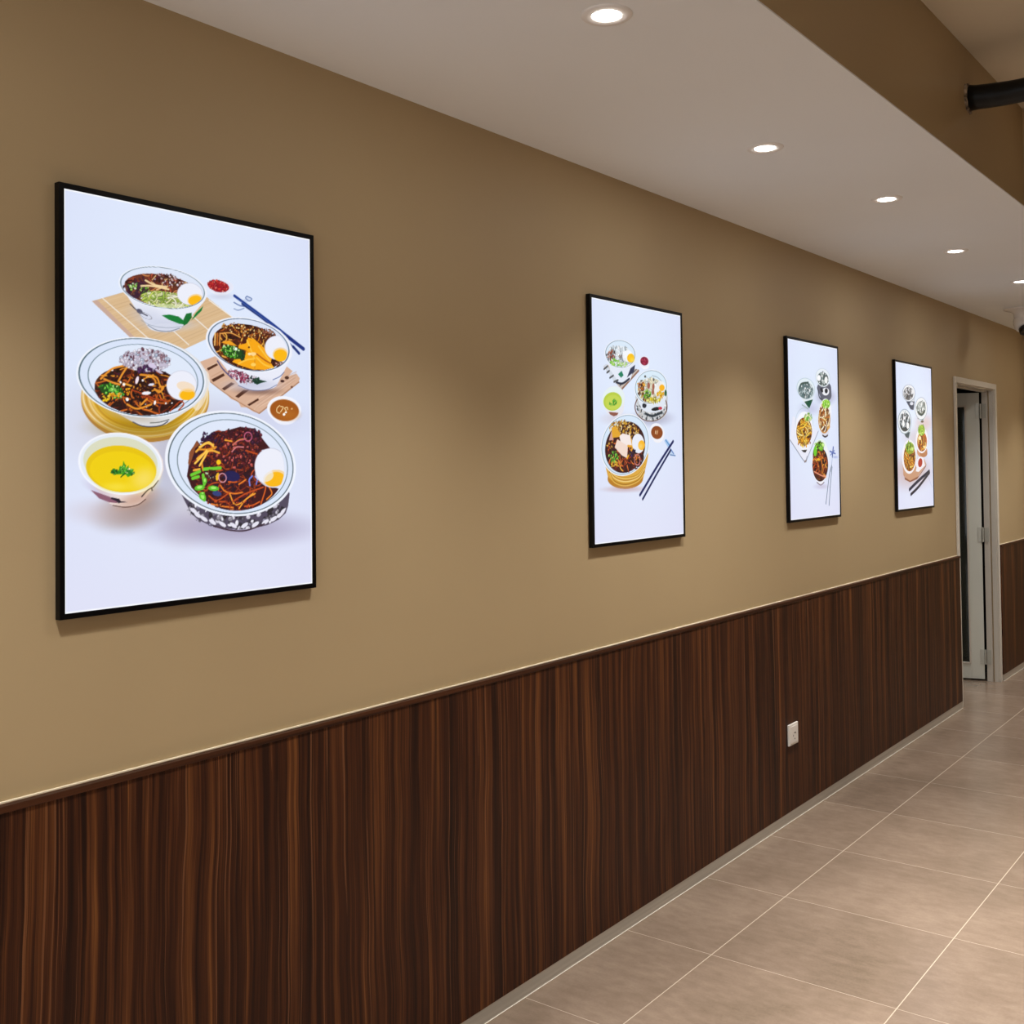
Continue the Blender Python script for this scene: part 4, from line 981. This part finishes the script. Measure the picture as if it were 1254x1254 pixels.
['p',[77.0,417.9,83.4,393.7,99.2,371.5,123.1,353.6,152.8,341.5,185.5,336.7,218.1,339.6,247.4,350.0,270.2,367.1,284.3,389.1,288.2,413.9,281.4,438.8,264.7,461.3,226.5,511.4,220.1,515.9,210.5,519.5,198.5,521.8,185.4,522.6,172.4,521.8,160.8,519.6,151.7,516.2,146.1,511.8,94.0,463.4,80.7,441.9],'f2f4fb'],
['p',[143.9,512.9,217.9,510.6,195.9,524.5,169.6,522.6],'343434'],
['r',[187.1,383.3,107.5,-2.6,-4.0,69.5],3.6,'b8c8cc'],
['e',[186.3,415.8,105.8,-2.0,-4.9,85.1],'f4f6fd',1],
['e',[185.7,425.7,97.3,-1.7,-3.8,66.5],'7c3c14',1],
['n',[185.7,425.7,93.0,-1.6,-3.6,63.3],5,80,['f8b838','c87414','3c1c0c','fcdc80','e89c24','5c2c10','d08428'],97.0,7.8],
['b',[182.7,477.1,84.5,-0.8,-1.1,19.8],6,36,['f0a020','fcd050','8c4410'],9.0],
['n',[237.8,356.3,49.6,-1.4,-1.3,22.1],7,16,['a0e040','60b428','d8f0a0'],54.4,8.5],
['p',[276.2,565.0,286.3,532.9,305.9,503.9,333.3,480.8,365.9,465.9,400.5,460.7,433.9,466.0,462.6,481.3,483.7,505.1,495.0,535.2,495.3,568.4,484.5,601.5,463.8,630.9,417.5,672.7,412.2,676.0,404.0,678.6,393.9,680.1,382.8,680.5,371.8,679.7,362.0,677.8,354.3,675.0,334.9,665.9,307.2,650.2,287.1,626.5,276.4,597.2],'f0f0f8'],
['l',[333.5,667.5,382.8,681.3,428.6,669.1],5.3,'6c5c68'],
['g',[393.5,688.9,89.8,1.8,-0.7,12.2],'c0b8d0',0.6],
['e',[388.3,495.4,80.7,-0.6,-2.2,36.7],'e8f2ee',1],
['e',[383.0,582.9,103.0,0.6,-4.9,81.3],'2c0c0c',1],
['e',[358.8,522.0,65.4,4.0,-28.2,52.0],'3c2818',1],
['n',[379.9,578.9,98.4,0.5,-4.6,77.2],8,80,['c85418','5c1810','e8842c','3c0c0c','8c2c14','1c0808','f0a040'],114.6,6.1],
['b',[371.7,491.5,64.7,-0.5,-1.5,24.4],9,50,['8cd830','60b420','c8f888','3c8c18'],10.1],
['e',[320.3,518.1,22.0,-0.1,-1.4,24.2],'6cc828',1],
['e',[430.3,640.5,27.2,0.4,-0.6,10.6],'f0a048',0.8],
['e',[374.1,639.7,62.4,9.2,-13.8,12.8],'4c1410',0.7],
['l',[298.2,614.6,396.7,636.0,453.1,640.8],6.0,'e89878'],
['e',[359.0,556.5,17.8,0.0,-0.3,5.7],'f0b420',1],
['l',[512.4,517.4,587.9,529.6],7.6,'5068b4'],
['l',[560.3,498.4,545.7,544.3],12.6,'3c549c'],
['l',[522.9,536.0,577.1,512.9],6.3,'5c78bc'],
['g',[586.8,546.4,35.6,0.0,-0.4,6.7],'90a0d0',0.6],
['l',[545.7,544.3,533.9,583.8,517.9,616.8],4.9,'90a4b8'],
['l',[533.7,587.9,496.7,641.4,447.3,774.1],7.0,'54687c'],
['l',[539.0,596.3,514.4,674.8,489.2,782.4],7.0,'4c6074']
],
[
['g',[239.9,623.0,331.9,-0.3,-5.2,89.9],'b88878',0.5],
['g',[493.2,336.4,162.0,-4.9,-3.2,50.8],'d8a898',0.5],
['g',[355.0,423.8,235.9,-5.1,-3.0,50.0],'c8a8a8',0.4],
['p',[121.7,172.2,127.6,157.8,143.3,144.2,167.3,132.8,197.4,124.6,230.7,120.5,263.9,121.0,293.9,126.1,317.5,135.2,332.3,147.5,336.8,161.7,316.4,241.9,313.7,249.2,306.6,256.0,296.0,261.6,282.8,265.4,268.4,267.1,254.1,266.5,241.4,263.7,231.5,258.9,140.3,198.3,126.0,186.2],'c8d0dc'],
['p',[174.3,219.0,320.7,212.6,299.5,263.4,248.2,261.2],'34445c'],
['e',[268.1,227.3,31.0,-1.3,-0.6,10.0],'dce0ec',1],
['e',[222.9,167.3,115.1,-5.6,-2.9,49.7],'a8b0bc',1],
['e',[222.9,167.3,104.9,-5.1,-2.7,46.4],'f0f4fa',1],
['e',[215.0,171.8,86.8,-4.2,-2.2,38.1],'5c6068',1],
['b',[215.0,171.8,79.2,-3.8,-2.0,34.8],1,40,['f8f8fc','a8acb4','34383c','dcdce0'],13.1],
['p',[339.4,249.3,345.7,229.7,361.7,211.5,385.9,196.6,416.0,186.2,449.2,181.6,482.2,183.2,511.8,190.9,535.0,204.0,549.4,221.2,553.5,240.8,546.8,260.8,530.2,279.2,486.7,316.4,479.5,321.4,468.5,325.4,454.9,328.3,440.0,329.6,425.2,329.2,412.0,327.2,401.7,323.8,395.2,319.4,357.2,285.5,343.4,268.5],'d0dce4'],
['l',[375.3,306.5,467.8,311.8],14.8,'344450'],
['e',[453.5,327.4,26.8,-0.8,-0.4,6.8],'5c4c3c',1],
['e',[439.6,249.6,117.6,-4.6,-4.2,67.6],'b4bcc4',1],
['e',[439.6,249.6,106.9,-4.2,-3.9,63.4],'eef2f6',1],
['e',[439.6,249.6,85.5,-3.4,-2.7,44.0],'94a0a0',1],
['b',[439.9,245.3,77.5,-3.1,-2.4,38.9],2,40,['f4f8f8','4c5858','c0ccc8','788484'],13.5],
['l',[377.3,272.9,442.6,287.4,503.1,264.0],14.9,'2c4444'],
['p',[33.5,338.2,39.7,318.0,55.3,299.5,79.0,284.3,108.6,273.9,141.3,269.5,173.8,271.4,203.0,279.7,225.8,293.4,240.0,311.3,244.1,331.5,234.4,410.0,231.9,415.1,225.1,419.9,214.7,423.7,201.9,426.3,187.7,427.4,173.7,426.9,161.2,424.9,151.4,421.5,73.3,389.3,51.2,375.6,37.5,358.0],'c8d4d8'],
['p',[121.5,400.4,227.7,393.7,200.2,431.2,155.2,424.1],'44545c'],
['e',[140.1,334.8,117.9,-3.7,-4.0,71.9],'a0b0b8',1],
['e',[140.1,334.8,105.3,-3.3,-3.7,67.0],'e8eef4',1],
['e',[144.9,338.7,90.4,-2.8,-3.0,53.9],'2c3c44',1],
['b',[140.6,326.6,77.8,-2.5,-2.4,42.5],3,34,['e8ecf4','f8f8fc','8c98a4','34444c','bcc8d0'],12.9],
['e',[116.9,347.7,20.0,-0.6,-1.0,17.9],'fff',1],
['e',[191.7,357.8,22.8,-0.7,-1.0,18.1],'fff',1],
['e',[442.4,505.8,95.9,-1.2,-2.2,35.2],'d09878',1],
['e',[468.3,518.0,69.6,-0.8,-1.4,21.8],'b87c54',1],
['e',[441.2,438.7,112.0,-2.2,-4.8,77.3],'f4f2f6',1],
['e',[443.4,447.1,90.7,-1.7,-3.7,58.8],'b85818',1],
['n',[443.4,447.1,82.7,-1.6,-3.4,55.4],4,40,['e8902c','7c3410','f8c468','c86418'],89.8,12.0],
['e',[436.9,380.1,64.0,-1.7,-2.0,32.0],'8cb830',1],
['b',[437.0,378.4,58.7,-1.5,-1.9,30.3],5,24,['b0d840','6c9c20','d8f080'],12.0],
['e',[402.2,427.0,26.5,-0.6,-0.7,11.7],'fce8b8',1],
['e',[489.5,479.9,26.9,-0.4,-0.5,8.4],'fcdc9c',1],
['p',[91.6,582.9,100.6,643.2,198.8,675.8,340.8,660.0,510.0,580.7,479.6,551.5,294.1,573.6],'c89878'],
['p',[101.7,623.1,112.5,651.3,211.4,675.9,367.4,651.8,518.1,580.6,503.5,597.5,340.3,668.3,211.0,684.0,124.1,667.4],'8c5438'],
['p',[317.0,622.9,345.5,581.5,466.2,551.6,490.6,589.2,368.9,627.0],'f0ecf0'],
['e',[398.4,574.6,72.5,3.6,-23.4,37.8],'f2eef4',1],
['e',[401.1,572.9,39.4,0.8,-9.0,26.6],'b03424',1],
['e',[209.3,537.4,126.9,-1.3,-5.6,98.0],'f4f2f6',1],
['e',[214.1,541.4,104.1,-1.0,-4.6,80.1],'a85c14',1],
['n',[214.1,541.4,96.5,-0.9,-4.4,76.8],6,70,['e8942c','7c4010','f8cc60','c87c1c','5c2c0c'],100.8,11.5],
['e',[222.3,488.1,76.4,-1.2,-2.0,34.4],'88a828',0.8],
['b',[217.5,482.5,71.2,-1.1,-1.7,29.5],7,30,['a0d040','5c8c20','d0f080','3c5c18'],13.0],
['l',[566.9,624.4,339.3,684.7,198.4,727.0],19.7,'18203c'],
['l',[571.8,632.8,363.6,713.8,222.0,755.7],18.2,'1c2034'],
['l',[540.6,652.2,617.9,724.4],4.5,'b8bcd4']
]]
lightbox(1.149, 1.8145, 1.307, 2.168, ART[0], 1.5, 'largest backlit menu board, nearest the camera, with four noodle bowls and yellow soup')
lightbox(3.041, 3.679, 1.3195, 2.1705, ART[1], 1.9, 'second backlit menu board, with three bowls, green soup and dark blue chopsticks at lower right')
lightbox(4.655, 5.284, 1.323, 2.1695, ART[2], 2.1, 'third backlit menu board from the camera, with near-vertical thin chopsticks at lower right')
lightbox(6.142, 6.825, 1.311, 2.166, ART[3], 2.1, 'farthest backlit menu board, beside the open door')

# ------------------------------------------------------------------ camera, world, view
cam = bpy.data.cameras.new('camera'); co = bpy.data.objects.new('camera', cam); C.objects.link(co)
yaw, pitch, roll, fl, cyy = .654007654, .0231449519, -.0118797482, 1331.96648, 538.34392
f = Vector((-math.sin(yaw) * math.cos(pitch), math.cos(yaw) * math.cos(pitch), math.sin(pitch)))
r0 = Vector((math.cos(yaw), math.sin(yaw), 0)); u0 = r0.cross(f)
rr = math.cos(roll) * r0 + math.sin(roll) * u0; uu = rr.cross(f)
m = Matrix((rr, uu, -f)).transposed().to_4x4(); m.translation = Vector(CAM); co.matrix_world = m
cam.sensor_width = 36; cam.sensor_fit = 'HORIZONTAL'; cam.lens = fl / 1254 * 36; cam.shift_y = -(627 - cyy) / 1254
cam.clip_start = .05
bpy.context.scene.camera = co
w = bpy.data.worlds.new('world'); bpy.context.scene.world = w; w.use_nodes = True
w.node_tree.nodes['Background'].inputs[0].default_value = (0, 0, 0, 1)
vs = bpy.context.scene.view_settings
vs.view_transform = 'Standard'; vs.look = 'None'; vs.gamma = 1; vs.use_curve_mapping = False; vs.exposure = 0
